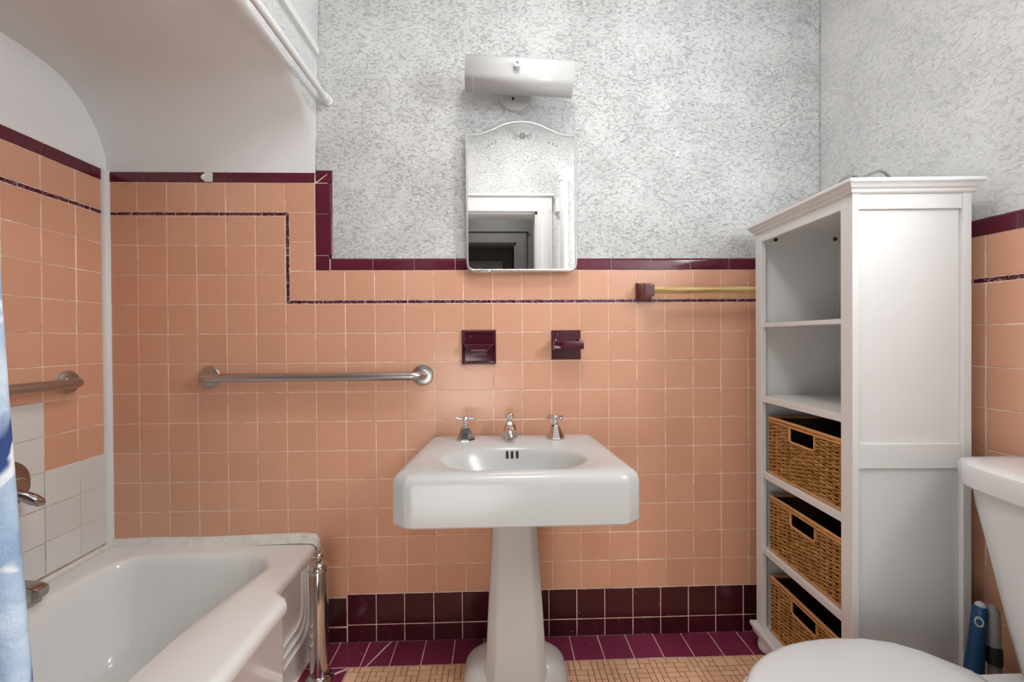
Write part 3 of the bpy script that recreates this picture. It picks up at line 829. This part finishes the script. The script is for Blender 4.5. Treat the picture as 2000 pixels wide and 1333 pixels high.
# column
def oct_ring(hw, hd, z, ch=.32, cx=1.385, cy=-.195):
    k = hw*ch; kd = hd*ch
    return [Vector((cx+x, cy+y, z)) for x, y in ((-hw, -hd+kd), (-hw+k, -hd), (hw-k, -hd), (hw, -hd+kd), (hw, hd-kd), (hw-k, hd), (-hw+k, hd), (-hw, hd-kd))]
bm = bmesh.new()
loft(bm, [oct_ring(.1035, .092, 0), oct_ring(.0975, .088, .09), oct_ring(.088, .082, .27), oct_ring(.0735, .074, .50), oct_ring(.070, .072, .575), oct_ring(.0715, .073, .60), oct_ring(.080, .078, .615, .36), oct_ring(.105, .088, .627, .42), oct_ring(.150, .105, .637, .5), oct_ring(.165, .11, .6405, .5)])
o = finish('pedestal', bm, PORC, sink); o.location = (-1.385, .20, 0)
md = o.modifiers.new('b', 'BEVEL'); md.width = .006; md.segments = 2; md.limit_method = 'ANGLE'; md.angle_limit = math.radians(22)
for p in o.data.polygons: p.use_smooth = True
o.data.set_sharp_from_angle(angle=math.radians(50))
bm = bmesh.new()
def pr_(hw, hd, z, p=.62):
    return [Vector((1.385+hw*math.copysign(abs(math.cos(a))**p, math.cos(a)), -.185+hd*math.copysign(abs(math.sin(a))**p, math.sin(a)), z)) for a in [2*PI*(i+.5)/48 for i in range(48)]]
loft(bm, [pr_(.174, .088, 0), pr_(.171, .086, .030), pr_(.166, .083, .048), pr_(.154, .077, .064), pr_(.126, .064, .083), pr_(.090, .050, .096)])
o = finish('plinth', bm, PORC, sink, 60); o.location = (-1.385, .20, 0)
bm = bmesh.new(); lathe(bm, [(.004, .618), (.011, .622), (.012, .634), (.009, .645)], 14, Matrix.Translation((1.224, -.30, 0))); o = finish('mounting_bolt', bm, SCREW, sink, 40); o.location = (-1.385, .20, 0)
# taps
def faceted(bm, prof, n, mx=None, ph=.5):
    rings = [[Vector((r*math.cos(2*PI*(i+ph)/n), r*math.sin(2*PI*(i+ph)/n), z)) for i in range(n)] for r, z in prof]
    loft(bm, rings)
def tap(x, y, turn, label):
    t = empty('tap'); t.parent = sink; t.location = (x-1.385, y+.20, .7805); t['label'] = label
    bm = bmesh.new(); faceted(bm, [(.0355, 0), (.0355, .005), (.0325, .009), (.0165, .046), (.0125, .050)], 8); finish('bell', bm, CHROME, t)
    bm = bmesh.new(); lathe(bm, [(.010, .049), (.0085, .055), (.0085, .060), (.0105, .063), (.007, .067), (.0105, .073), (.0125, .078), (.0110, .083), (.006, .087)], 16); finish('stem', bm, CHROME, t, 40)
    bm = bmesh.new()
    for a in (turn, turn+PI/2):
        dx, dy = math.cos(a), math.sin(a)
        tube(bm, [(-dx*.036, -dy*.036, .077), (-dx*.034, -dy*.034, .077), (-dx*.026, -dy*.026, .077), (0, 0, .077), (dx*.026, dy*.026, .077), (dx*.034, dy*.034, .077), (dx*.036, dy*.036, .077)], [.0035, .006, .0044, .0058, .0044, .006, .0035], 10)
    finish('cross_handle', bm, CHROME, t, 50)
tap(1.217, -.098, .0, 'left chrome tap, handle square to the wall')
tap(1.537, -.093, .55, 'right chrome tap, handle turned askew')
spt = empty('faucet_spout'); spt.parent = sink; spt.location = (1.374-1.385, -.075+.20, .7805); spt['label'] = 'chrome spout with a round lift knob'
bm = bmesh.new(); faceted(bm, [(.0310, 0), (.0310, .006), (.0285, .012), (.0245, .030), (.0185, .052), (.012, .060)], 8); finish('bell', bm, CHROME, spt)
bm = bmesh.new(); tube(bm, [(0, .0, .034), (0, -.022, .038), (0, -.046, .035), (0, -.060, .026), (0, -.064, .016)], [.017, .0165, .0155, .0145, .0135], 16); finish('nozzle', bm, CHROME, spt, 50)
bm = bmesh.new(); lathe(bm, [(.0075, .058), (.0075, .066), (.011, .069), (.0150, .076), (.0160, .083), (.0165, .086), (.0150, .089), (.007, .091)], 18); finish('lift_knob', bm, CHROME, spt, 40)

# ------------------------------------------------------------------ mirror cabinet
mir = tag(empty('mirror_cabinet', (1.4245, 0, 1.39)), 'scallop-topped mirror cabinet with etched flower above the sink', 'mirror')
WM = .2065
top = [(-.2065, .488), (-.205, .5045), (-.199, .5085), (-.170, .509), (-.148, .512), (-.100, .532), (-.062, .549), (-.030, .5565), (.005, .559), (.035, .5565), (.066, .549), (.105, .531), (.150, .512), (.172, .5085), (.199, .508), (.205, .504), (.2065, .488)]
def corner(cx, cz, r, a0): return [(cx+r*math.cos(a0+PI/2*i/6), cz+r*math.sin(a0+PI/2*i/6)) for i in range(7)]
outl = corner(-WM+.030, .030, .030, PI) + corner(WM-.030, .030, .030, 3*PI/2) + top[::-1]
def mring(P, y): return [Vector((x, y, z)) for x, z in P]
bm = bmesh.new()
i5 = inset(outl, .0065); i2 = inset(outl, .002)
loft(bm, [mring(outl, .004), mring(outl, -.034), mring(i2, -.037), mring(i5, -.037), mring(i5, -.0345)], True, True)
bmesh.ops.recalc_face_normals(bm, faces=bm.faces[:])
finish('frame', bm, MFRAME, mir, 35)
bm = bmesh.new(); loft(bm, [mring(i5, -.0342), mring(inset(outl, .0085), -.0356)], False, True)
bmesh.ops.recalc_face_normals(bm, faces=bm.faces[:])
finish('mirror_glass', bm, MIRROR, mir)
def disc(bm, x, z, r, y=-.0359, n=12, sx=1, rot=0):
    P = [Vector((x+r*sx*math.cos(t)*math.cos(rot)-r*math.sin(t)*math.sin(rot), y, z+r*sx*math.cos(t)*math.sin(rot)+r*math.sin(t)*math.cos(rot))) for t in [2*PI*i/n for i in range(n)]]
    bm.faces.new([bm.verts.new(p) for p in P])
bm = bmesh.new()
fx, fz = .005, .502
for k in range(6): disc(bm, fx+.0085*math.cos(k*PI/3), fz+.0085*math.sin(k*PI/3), .0058)
disc(bm, fx, fz, .005, -.0360)
for s in (-1, 1):
    for a, L0 in ((.55, .034), (.18, .028), (-.28, .030), (-.72, .026)):
        disc(bm, fx+s*(.012+L0*.5*math.cos(a)), fz+L0*.5*math.sin(a), .0019, -.0359, 10, L0*.46/.0019, s*a)
finish('etched_flower', bm, ETCH, mir)
for s in (-1, 1):
    for dx, dz, r in ((.100, .478, .0038), (.113, .472, .0034), (.126, .466, .0026)):
        bm = bmesh.new(); disc(bm, fx+s*dx, dz, r); finish('etched_dot', bm, ETCH, mir)
bm = bmesh.new(); box(bm, -.155, -.120, -.041, -.033, -.003, .008, .002); finish('finger_pull', bm, MFRAME, mir)

# ------------------------------------------------------------------ wall lamp
wl = tag(empty('wall_lamp', (1.405, 0, 2.060)), 'white enamelled metal wall lamp with trough shade above the mirror', 'lamp')
bm = bmesh.new(); lathe(bm, [(.060, -.004), (.0595, .008), (.054, .014), (.030, .017)], 36, Matrix.Rotation(PI/2, 4, 'X')); finish('backplate', bm, ENAMEL, wl, 40)
bm = bmesh.new(); lathe(bm, [(.0055, 0), (.0055, .005), (.003, .007)], 12, Matrix.Translation((-.009, -.014, -.020)) @ Matrix.Rotation(PI/2, 4, 'X')); finish('screw', bm, SCREW, wl, 40)
bm = bmesh.new(); tube(bm, [(0, -.01, .01), (0, -.075, .01)], .014, 14); finish('arm', bm, ENAMEL, wl, 60)
bm = bmesh.new()
pf = [(-.050, .060), (-.118, .060), (-.138, .054), (-.148, .040), (-.152, .015), (-.152, -.020), (-.148, -.032), (-.138, -.039), (-.098, -.055)]
th = .0016
for side in (0,):
    R0 = [[Vector((x, y, z)) for y, z in pf] for x in (-.1875, .1885)]
    R = [[bm.verts.new(p) for p in r] for r in R0]
    for i in range(len(pf)-1): bm.faces.new((R[0][i], R[1][i], R[1][i+1], R[0][i+1]))
bmesh.ops.recalc_face_normals(bm, faces=bm.faces[:])
o = finish('shade', bm, ENAMEL, wl, 35); md = o.modifiers.new('s', 'SOLIDIFY'); md.thickness = .002
o.matrix_local = Matrix.Translation((.010, 0, 0)) @ Matrix.Rotation(math.radians(2.6), 4, 'Y')
for s in (-1, 1):
    bm = bmesh.new(); P = [(-.050, .058)] + pf[1:] 
    vs = [bm.verts.new((s*.150, y*.985, z*.97)) for y, z in P]; bm.faces.new(vs)
    o2 = finish('end_cap', bm, ENAMEL, wl); o2.matrix_local = o.matrix_local.copy()
    md = o2.modifiers.new('s', 'SOLIDIFY'); md.thickness = .0015
bm = bmesh.new(); lathe(bm, [(.0110, 0), (.0125, .004), (.0085, .006), (.0115, .013), (.0115, .017), (.0065, .0175), (.0060, .013)], 18, Matrix.Translation((.0, -.1525, .012)) @ Matrix.Rotation(PI/2, 4, 'X')); o3 = finish('knob', bm, ENAMEL, wl, 40); o3.matrix_local = o.matrix_local.copy()
bm = bmesh.new(); tube(bm, [(-.13, -.09, .012), (.13, -.09, .012)], .013, 14); o4 = finish('bulb_tube', bm, GLOBE, wl, 60); o4.matrix_local = o.matrix_local.copy()
bm = bmesh.new(); box(bm, -.05, .05, -.088, -.070, -.01, .034, .002); finish('bulb_bracket', bm, ENAMEL, wl)

# ------------------------------------------------------------------ maroon ceramic fittings
s1 = tag(empty('soap_holder', (1.2615, 0, 1.110)), 'square maroon ceramic soap holder with framed edge and curved lip, above the left tap', 'soap dish')
bm = bmesh.new(); h = .064
def sqr(k, y): return [Vector((-k, y, -k)), Vector((k, y, -k)), Vector((k, y, k)), Vector((-k, y, k))]
loft(bm, [sqr(h, .003), sqr(h, -.010), sqr(h-.004, -.013), sqr(h-.011, -.009), sqr(h-.012, -.006)])
bmesh.ops.recalc_face_normals(bm, faces=bm.faces[:])
finish('backplate', bm, CERM, s1)
bm = bmesh.new()
def lip(k, y, z0, z1): return [Vector((-k, y, z1)), Vector((k, y, z1)), Vector((k, y, z1-.004)), Vector((k*.55, y, z0)), Vector((-k*.55, y, z0)), Vector((-k, y, z1-.004))]
loft(bm, [lip(.056, -.005, -.030, .012), lip(.056, -.024, -.026, .012), lip(.055, -.036, -.018, .012), lip(.050, -.040, -.012, .010)])
bmesh.ops.recalc_face_normals(bm, faces=bm.faces[:])
o = finish('lip', bm, CERM, s1); md = o.modifiers.new('b', 'BEVEL'); md.width = .002; md.segments = 2
s2 = tag(empty('tumbler_holder', (1.5920, 0, 1.116)), 'maroon ceramic bracket with chipped projecting bar, above the right tap', 'tumbler holder')
bm = bmesh.new(); h = .0555
loft(bm, [sqr(h, .003), sqr(h, -.004), sqr(h-.0015, -.0055)])
bmesh.ops.recalc_face_normals(bm, faces=bm.faces[:])
finish('backplate', bm, CERM, s2)
bm = bmesh.new(); box(bm, -.053, .058, -.062, -.003, -.016, .015, .004)
finish('bar', bm, CERM, s2, 40)
for s in (-1, 1):
    bm = bmesh.new(); box(bm, s*.046-.006, s*.046+.006, -.030, -.003, -.022, .024, .004); finish('bracket_ear', bm, CERM, s2, 40)
tb = tag(empty('towel_bar', (1.8900, 0, 1.316)), 'square brass towel bar on a maroon ceramic post, running behind the shelf unit', 'towel bar')
for xx in (0, .62):
    bm = bmesh.new(); X_ = xx
    loft(bm, [[Vector((X_+x*k, y, z*k)) for x, z in ((-.029, -.033), (.029, -.033), (.029, .033), (-.029, .033))] for k, y in ((1, .003), (1, -.010), (.93, -.014), (.72, -.030), (.66, -.046), (.66, -.068), (.58, -.075))])
    bmesh.ops.recalc_face_normals(bm, faces=bm.faces[:])
    finish('post', bm, CERM, tb, 30)
bm = bmesh.new()
rb = .0125
loft(bm, [[Vector((x, -.056+rb*math.cos(t), rb*math.sin(t))) for t in (0, PI/2, PI, 3*PI/2)] for x in (.016, .604)])
bmesh.ops.recalc_face_normals(bm, faces=bm.faces[:])
finish('bar', bm, BRASS, tb)

# ------------------------------------------------------------------ shelf unit
ANG = math.radians(-2.47)
cab = tag(empty('shelf_unit', (2.276, -.085, 0), ANG), 'tall white painted shelf unit with crown moulding in the right corner', 'shelf')
DW, LW = .306, .440      # depth (x), length (-y)
def cpart(name, *b, bev=.0015, m=WOODW):
    bm = bmesh.new()
    for q in b: box(bm, *q, bev)
    return finish(name, bm, m, cab)
ZT = 1.520; ZB = .095
# four stiles / posts
for y0, y1 in ((-.036, 0), (-LW, -LW+.040)):
    cpart('post', (0, .017, y0, y1, ZB, ZT)); cpart('post', (DW-.022, DW, y0 if y0 == -LW else -.022, y1 if y0 != -LW else -LW+.022, ZB, ZT))
cpart('side_panel', (.017, DW-.022, -.016, -.008, ZB, ZT)); cpart('side_panel', (.017, DW-.022, -LW+.010, -LW+.018, ZB, ZT))
cpart('back_panel', (DW-.016, DW-.010, -LW+.018, -.016, ZB, ZT))
cpart('front_rail', (0, .017, -LW+.040, -.036, 1.480, ZT))
for z0, z1 in ((1.472, ZT), (.795, .860), (ZB, .16)):
    cpart('side_rail', (.0165, DW-.0215, -LW+.002, -LW+.011, z0, z1)); cpart('side_rail', (.0165, DW-.0215, -.009, -.002, z0, z1))
cpart('inner_rail', (.018, DW-.020, -.034, -.016, 1.470, 1.514)); cpart('inner_rail', (.018, DW-.020, -LW+.018, -LW+.034, 1.470, 1.514))
for xx in (.052, .262):
    bm = bmesh.new(); lathe(bm, [(.0070, 0), (.0070, .003), (.005, .005), (.0015, .0035)], 14, Matrix.Translation((xx, -.034, 1.488)) @ Matrix.Rotation(PI/2, 4, 'X')); finish('screw', bm, SCREW, cab, 40)
for z1, th in ((1.189, .014), (.930, .017), (.659, .017), (.388, .017)):
    cpart('shelf', (.004, DW-.016, -LW+.018, -.016, z1-th, z1))
    if z1 < 1: cpart('shelf_lip', (.002, .016, -LW+.040, -.036, z1-.021, z1+.0005))
cpart('bottom_board', (-.020, DW+.004, -LW-.020, .012, .079, .095), bev=.004)
cpart('bottom_board', (-.012, DW, -LW-.012, .006, .060, .079), bev=.003)
cpart('top_board', (-.024, DW+.016, -LW-.024, .012, 1.534, 1.546), bev=.004)
bm = bmesh.new()
loft(bm, [[Vector((x, y, z)) for x, y in ((-o_, o_*.5), (-o_, -LW-o_), (DW+o_*.6, -LW-o_), (DW+o_*.6, o_*.5))] for o_, z in ((.002, 1.511), (.006, 1.514), (.008, 1.521), (.013, 1.524), (.017, 1.530), (.021, 1.534))])
bmesh.ops.recalc_face_normals(bm, faces=bm.faces[:])
finish('crown_moulding', bm, WOODW, cab)
for x, y in ((.022, -.022), (.022, -LW+.022), (DW-.022, -.022), (DW-.022, -LW+.022)):
    bm = bmesh.new(); lathe(bm, [(.016, .0), (.024, .008), (.028, .024), (.024, .042), (.017, .050), (.020, .060)], 20, Matrix.Translation((x, y, 0))); finish('bun_foot', bm, WOODW, cab, 50)

# baskets
def make_basket():
    BL, BD, BH = .338, .245, .200     # along the shelf, depth, height
    root = empty('basket')
    hx0, hx1, hz0, hz1 = -.060, .056, BH-.064, BH-.018
    bm = bmesh.new(); NR = 31
    for k in range(NR):
        z = .008+(BH-.020)*k/(NR-1)
        segs = [(-BL/2, BL/2)]
        if hz0-.002 < z < hz1+.004: segs = [(-BL/2, hx0), (hx1, BL/2)]
        for a, b in segs:
            n = max(4, int((b-a)/.0065)); ph = PI*(k % 2)+.0
            pts = [(.0034*math.sin(ph+2*PI*(a+(b-a)*i/n)/.050), -(a+(b-a)*i/n), z+.0012*math.sin(k*1.7+i*.21)) for i in range(n+1)]
            tube(bm, pts, .0031, 5)
    o = finish('weave', bm, WICKER, root, 80); o['kind'] = 'stuff'
    for i in range(14):
        y = BL/2-.013-(BL-.026)*i/13
        if hx0-.002 < -y < hx1+.002: zt = hz0
        else: zt = BH-.008
        bm = bmesh.new(); tube(bm, [(.001, y, .004), (.001, y, zt)], .0028, 6); finish('stake', bm, WICKER, root, 80)
    bm = bmesh.new(); tube(bm, [(-.001, BL/2, BH-.006), (-.001, .1, BH-.004), (-.001, -.1, BH-.005), (-.001, -BL/2, BH-.006), (BD, -BL/2, BH-.006), (BD, BL/2, BH-.006), (-.001, BL/2, BH-.006)], .0052, 8); finish('rim', bm, RIMW, root, 60)
    bm = bmesh.new(); tube(bm, [(-.002, BL/2, BH-.016), (-.003, 0, BH-.0155), (-.002, -BL/2, BH-.016)], .0035, 8); finish('rim', bm, RIMW, root, 60)
    bm = bmesh.new(); tube(bm, [(-.001, BL/2, .004), (-.001, -BL/2, .004)], .0052, 8); finish('base_rim', bm, RIMW, root, 60)
    bm = bmesh.new(); tube(bm, [(-.001, -hx0, hz1), (-.001, -hx0, hz0+.006), (-.001, -hx0-.006, hz0), (-.001, -hx1+.006, hz0), (-.001, -hx1, hz0+.006), (-.001, -hx1, hz1)], .0042, 8); finish('handle_rim', bm, RIMW, root, 60)
    for s in (-1, 1):
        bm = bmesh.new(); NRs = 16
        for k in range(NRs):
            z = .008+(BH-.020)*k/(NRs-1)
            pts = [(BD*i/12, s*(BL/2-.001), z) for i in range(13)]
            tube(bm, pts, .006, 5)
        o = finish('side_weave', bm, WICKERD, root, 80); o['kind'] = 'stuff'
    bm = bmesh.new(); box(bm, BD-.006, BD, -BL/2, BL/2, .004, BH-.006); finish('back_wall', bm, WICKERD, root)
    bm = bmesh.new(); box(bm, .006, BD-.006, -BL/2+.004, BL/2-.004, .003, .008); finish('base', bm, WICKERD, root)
    return root
def copy_tree(o, parent=None):
    c_ = o.copy(); COL.objects.link(c_); c_.parent = parent
    for ch in o.children: copy_tree(ch, c_)
    return c_
bk = make_basket()
CM = Matrix.Translation((2.276, -.085, 0)) @ Matrix.Rotation(ANG, 4, 'Z')
for i, (zb, dx, dy, lab) in enumerate(((.6605, .018, -.222, 'brown wicker basket on the topmost of the three basket shelves'), (.3895, .020, -.222, 'brown wicker basket on the middle of the three basket shelves'), (.0965, .024, -.222, 'brown wicker basket at the bottom of the shelf unit beside the toilet lid'))):
    b_ = bk if i == 0 else copy_tree(bk)
    b_.matrix_world = CM @ Matrix.Translation((dx, dy, zb))
    if i == 1: b_.scale = (1, .985, .97)
    tag(b_, lab, 'basket', 'wicker baskets in the shelf unit')

# cable on top of the unit
bm = bmesh.new()
P = [(.004, -.385, .004), (.010, -.392, .018), (.030, -.395, .030), (.046, -.398, .026), (.056, -.40, .020), (.066, -.40, .026), (.085, -.40, .034), (.105, -.40, .040), (.120, -.398, .036), (.142, -.39, .024), (.160, -.37, .012), (.170, -.34, .0045), (.19, -.30, .004)]
tube(bm, P, .0038, 8)
o = tag(finish('cable', bm, CABLE, None, 60), 'loose grey cable lying on top of the white shelf unit', 'cable'); o.matrix_world = CM @ Matrix.Translation((0, 0, 1.546))

# ------------------------------------------------------------------ toilet
tl = tag(empty('toilet', (2.25, -.80, 0)), 'white close-coupled toilet with closed lid in front of the shelf unit', 'toilet')
def wp(o): o.location = (-2.25, .80, 0); return o
YT = -.800
def egg(k, z, x0=1.825, x1=2.345, w=.182, cx=2.13, bw=.075):
    """lid outline: round at the front, narrowing to the hinge"""
    P = []
    for i in range(25):
        t = PI/2+PI*i/24
        P.append((cx+(cx-x0)*math.cos(t), YT+w*math.sin(t)))
    P += [(cx+.06, YT-w*.985), (cx+.12, YT-w*.90), (cx+.165, YT-w*.74), (x1-.03, YT-bw-.035), (x1, YT-bw), (x1, YT+bw), (x1-.03, YT+bw+.035), (cx+.165, YT+w*.74), (cx+.12, YT+w*.90), (cx+.06, YT+w*.985)]
    P = inset(P, k)
    return [Vector((x, y, z)) for x, y in P]
bm = bmesh.new(); loft(bm, [egg(.006, .404), egg(0, .409), egg(0, .420), egg(.005, .427), egg(.015, .4305), egg(.05, .4325), egg(.10, .4335)])
bmesh.ops.recalc_face_normals(bm, faces=bm.faces[:])
wp(finish('lid', bm, TOILP, tl, 60))
bm = bmesh.new(); loft(bm, [egg(.008, .382), egg(.002, .387), egg(.002, .398), egg(.008, .402)])
bmesh.ops.recalc_face_normals(bm, faces=bm.faces[:])
wp(finish('seat', bm, TOILP, tl, 60))
for s in (-1, 1):
    bm = bmesh.new(); tube(bm, [(2.345, YT+s*.05-.02, .410), (2.345, YT+s*.05+.02, .410)], .013, 12); wp(finish('hinge', bm, TOILP, tl, 60))
def sup(cx, cy, hx, hy, z, p=.75, n=40):
    return [Vector((cx+hx*math.copysign(abs(math.cos(a))**p, math.cos(a)), cy+hy*math.copysign(abs(math.sin(a))**p, math.sin(a)), z)) for a in [2*PI*i/n for i in range(n)]]
bm = bmesh.new(); loft(bm, [sup(2.20, YT, .235, .105, 0), sup(2.20, YT, .225, .098, .03), sup(2.19, YT, .20, .085, .10), sup(2.17, YT, .215, .10, .20), sup(2.11, YT, .255, .155, .30), sup(2.095, YT, .262, .176, .36), sup(2.095, YT, .262, .176, .381)])
wp(finish('bowl', bm, TOIL, tl, 60))
bm = bmesh.new(); loft(bm, [sup(2.44, YT, .13, .09, .16, .5), sup(2.45, YT, .15, .10, .34, .5), sup(2.45, YT, .155, .105, .385, .5), sup(2.45, YT, .153, .103, .392, .5)])
wp(finish('deck', bm, TOIL, tl, 60))
def tankring(hy, xf, z, xb=2.618):
    P = []
    n = 14
    for i in range(n+1):          # bowed front, far end to near end
        t = -1+2*i/n
        P.append((xf+.045*t*t+.032*max(0, abs(t)-.72)/.28, YT+hy*t))
    P += [(xb, YT+hy), (xb, YT-hy)]
    return [Vector((x, y, z)) for x, y in P]
bm = bmesh.new(); loft(bm, [tankring(.082, 2.425, .393), tankring(.098, 2.420, .43), tankring(.122, 2.418, .50), tankring(.148, 2.416, .58), tankring(.170, 2.415, .65), tankring(.194, 2.415, .73), tankring(.204, 2.416, .788)])
bmesh.ops.recalc_face_normals(bm, faces=bm.faces[:])
wp(finish('tank', bm, TOIL, tl, 40))
bm = bmesh.new(); loft(bm, [tankring(.214, 2.407, .786), tankring(.220, 2.401, .792), tankring(.221, 2.400, .828), tankring(.216, 2.405, .839), tankring(.205, 2.416, .844), tankring(.17, 2.44, .845)])
bmesh.ops.recalc_face_normals(bm, faces=bm.faces[:])
wp(finish('tank_lid', bm, TOIL, tl, 40))

# brushes between the shelf unit and the tank
br = tag(empty('cleaning_brush', (2.473, -.590, 0)), 'cleaning brush with blue grip standing between shelf unit and toilet tank', 'brush')
ax0, ax1 = Vector((0, 0, .0)), Vector((.054, .002, .478))
def along(t): return ax0.lerp(ax1, t)
bm = bmesh.new(); tube(bm, [along(t) for t in (.64, .66, .70, .80, .90, .965, .99)], [.0170, .0180, .0170, .0155, .0150, .0145, .010], 16); finish('grip', bm, BLUE, br, 60)
bm = bmesh.new(); tube(bm, [along(t) for t in (.16, .3, .5, .63)], [.007, .009, .013, .0150], 12); finish('shaft', bm, GREYP, br, 60)
bm = bmesh.new(); tube(bm, [along(t) for t in (.975, .99, 1.0, 1.006)], [.0120, .0105, .008, .004], 12); finish('end_cap', bm, LGREY, br, 60)
bm = bmesh.new(); P = along(.915); lathe(bm, [(.0085, 0), (.0085, .0035), (.0055, .0037), (.0055, .001)], 16, Matrix.Translation(P+Vector((-.0095, -.0080, .0))) @ Matrix.Rotation(math.radians(-50), 4, 'Z') @ Matrix.Rotation(PI/2, 4, 'X') @ Matrix.Scale(1.5, 4, (0, 1, 0))); finish('hanging_loop', bm, LGREY, br, 40)
bm = bmesh.new(); tube(bm, [along(t) for t in (0, .02, .12, .17)], [.022, .030, .030, .012], 16); finish('bristles', bm, BRISTLE, br, 60)
b2_ = tag(empty('cleaning_brush', (2.547, -.600, 0)), 'grey handled brush with black band behind the blue brush', 'brush')
bm = bmesh.new(); tube(bm, [(0, 0, .16), (.002, 0, .30), (.002, .005, .46), (.002, .006, .475)], [.010, .0125, .013, .007], 14); finish('handle', bm, GREYP, b2_, 60)
bm = bmesh.new(); tube(bm, [(0, 0, .335), (.001, .001, .345), (.0015, .002, .372), (.0015, .003, .376)], [.0145, .0155, .0150, .0135], 14); finish('band', bm, BLACKP, b2_, 60)
bm = bmesh.new(); tube(bm, [(0, 0, 0), (0, 0, .01), (0, 0, .13), (0, 0, .17)], [.020, .026, .026, .010], 14); finish('bristles', bm, BRISTLE, b2_, 60)

# chrome canister by the tub
cn = tag(empty('canister', (.728, -.172, 0)), 'tall slim chrome canister with round knob lid standing by the tub', 'canister')
bm = bmesh.new(); lathe(bm, [(.044, 0), (.045, .004), (.042, .009), (.036, .012), (.037, .017), (.033, .021), (.0295, .024), (.0285, .03)], 32); finish('base', bm, CANM, cn, 40)
bm = bmesh.new(); lathe(bm, [(.0295, .026), (.0295, .372), (.0285, .374)], 32); finish('tube', bm, CANM, cn, 40)
bm = bmesh.new(); lathe(bm, [(.0312, .3745), (.0315, .379), (.0300, .385), (.0240, .394), (.0125, .401), (.0070, .404), (.0070, .409)], 32); finish('lid', bm, CANM, cn, 40)
bm = bmesh.new(); lathe(bm, [(.0070, .408), (.0155, .412), (.0200, .418), (.0195, .424), (.0130, .430), (.0040, .432)], 24); finish('knob', bm, CANM, cn, 179)

# riser pipe on the front wall (seen in the mirror) and ceiling lamp
pp = tag(empty('riser_pipe', (1.800, -1.425, 0)), 'white painted riser pipe beside the door casing seen in the mirror', 'pipe')
bm = bmesh.new(); tube(bm, [(0, 0, 0), (0, 0, 1), (0, 0, 2.26)], .029, 20); finish('pipe', bm, TRIMP, pp, 60)
bm = bmesh.new(); lathe(bm, [(.029, 2.245), (.036, 2.25), (.036, 2.285), (.040, 2.288), (.040, 2.296), (.030, 2.300)], 20); finish('cap', bm, TRIMP, pp, 40)
bm = bmesh.new(); box(bm, -.058, -.022, -.045, -.005, 2.035, 2.125, .004); finish('bracket', bm, TRIMP, pp)
cl = tag(empty('ceiling_lamp', (1.48, -.88, ZC)), 'white ceiling lamp canopy overhead, out of the frame', 'lamp')
bm = bmesh.new(); lathe(bm, [(.17, -.065), (.20, -.060), (.22, -.03), (.22, 0)], 28); finish('canopy', bm, TRIMP, cl, 40)
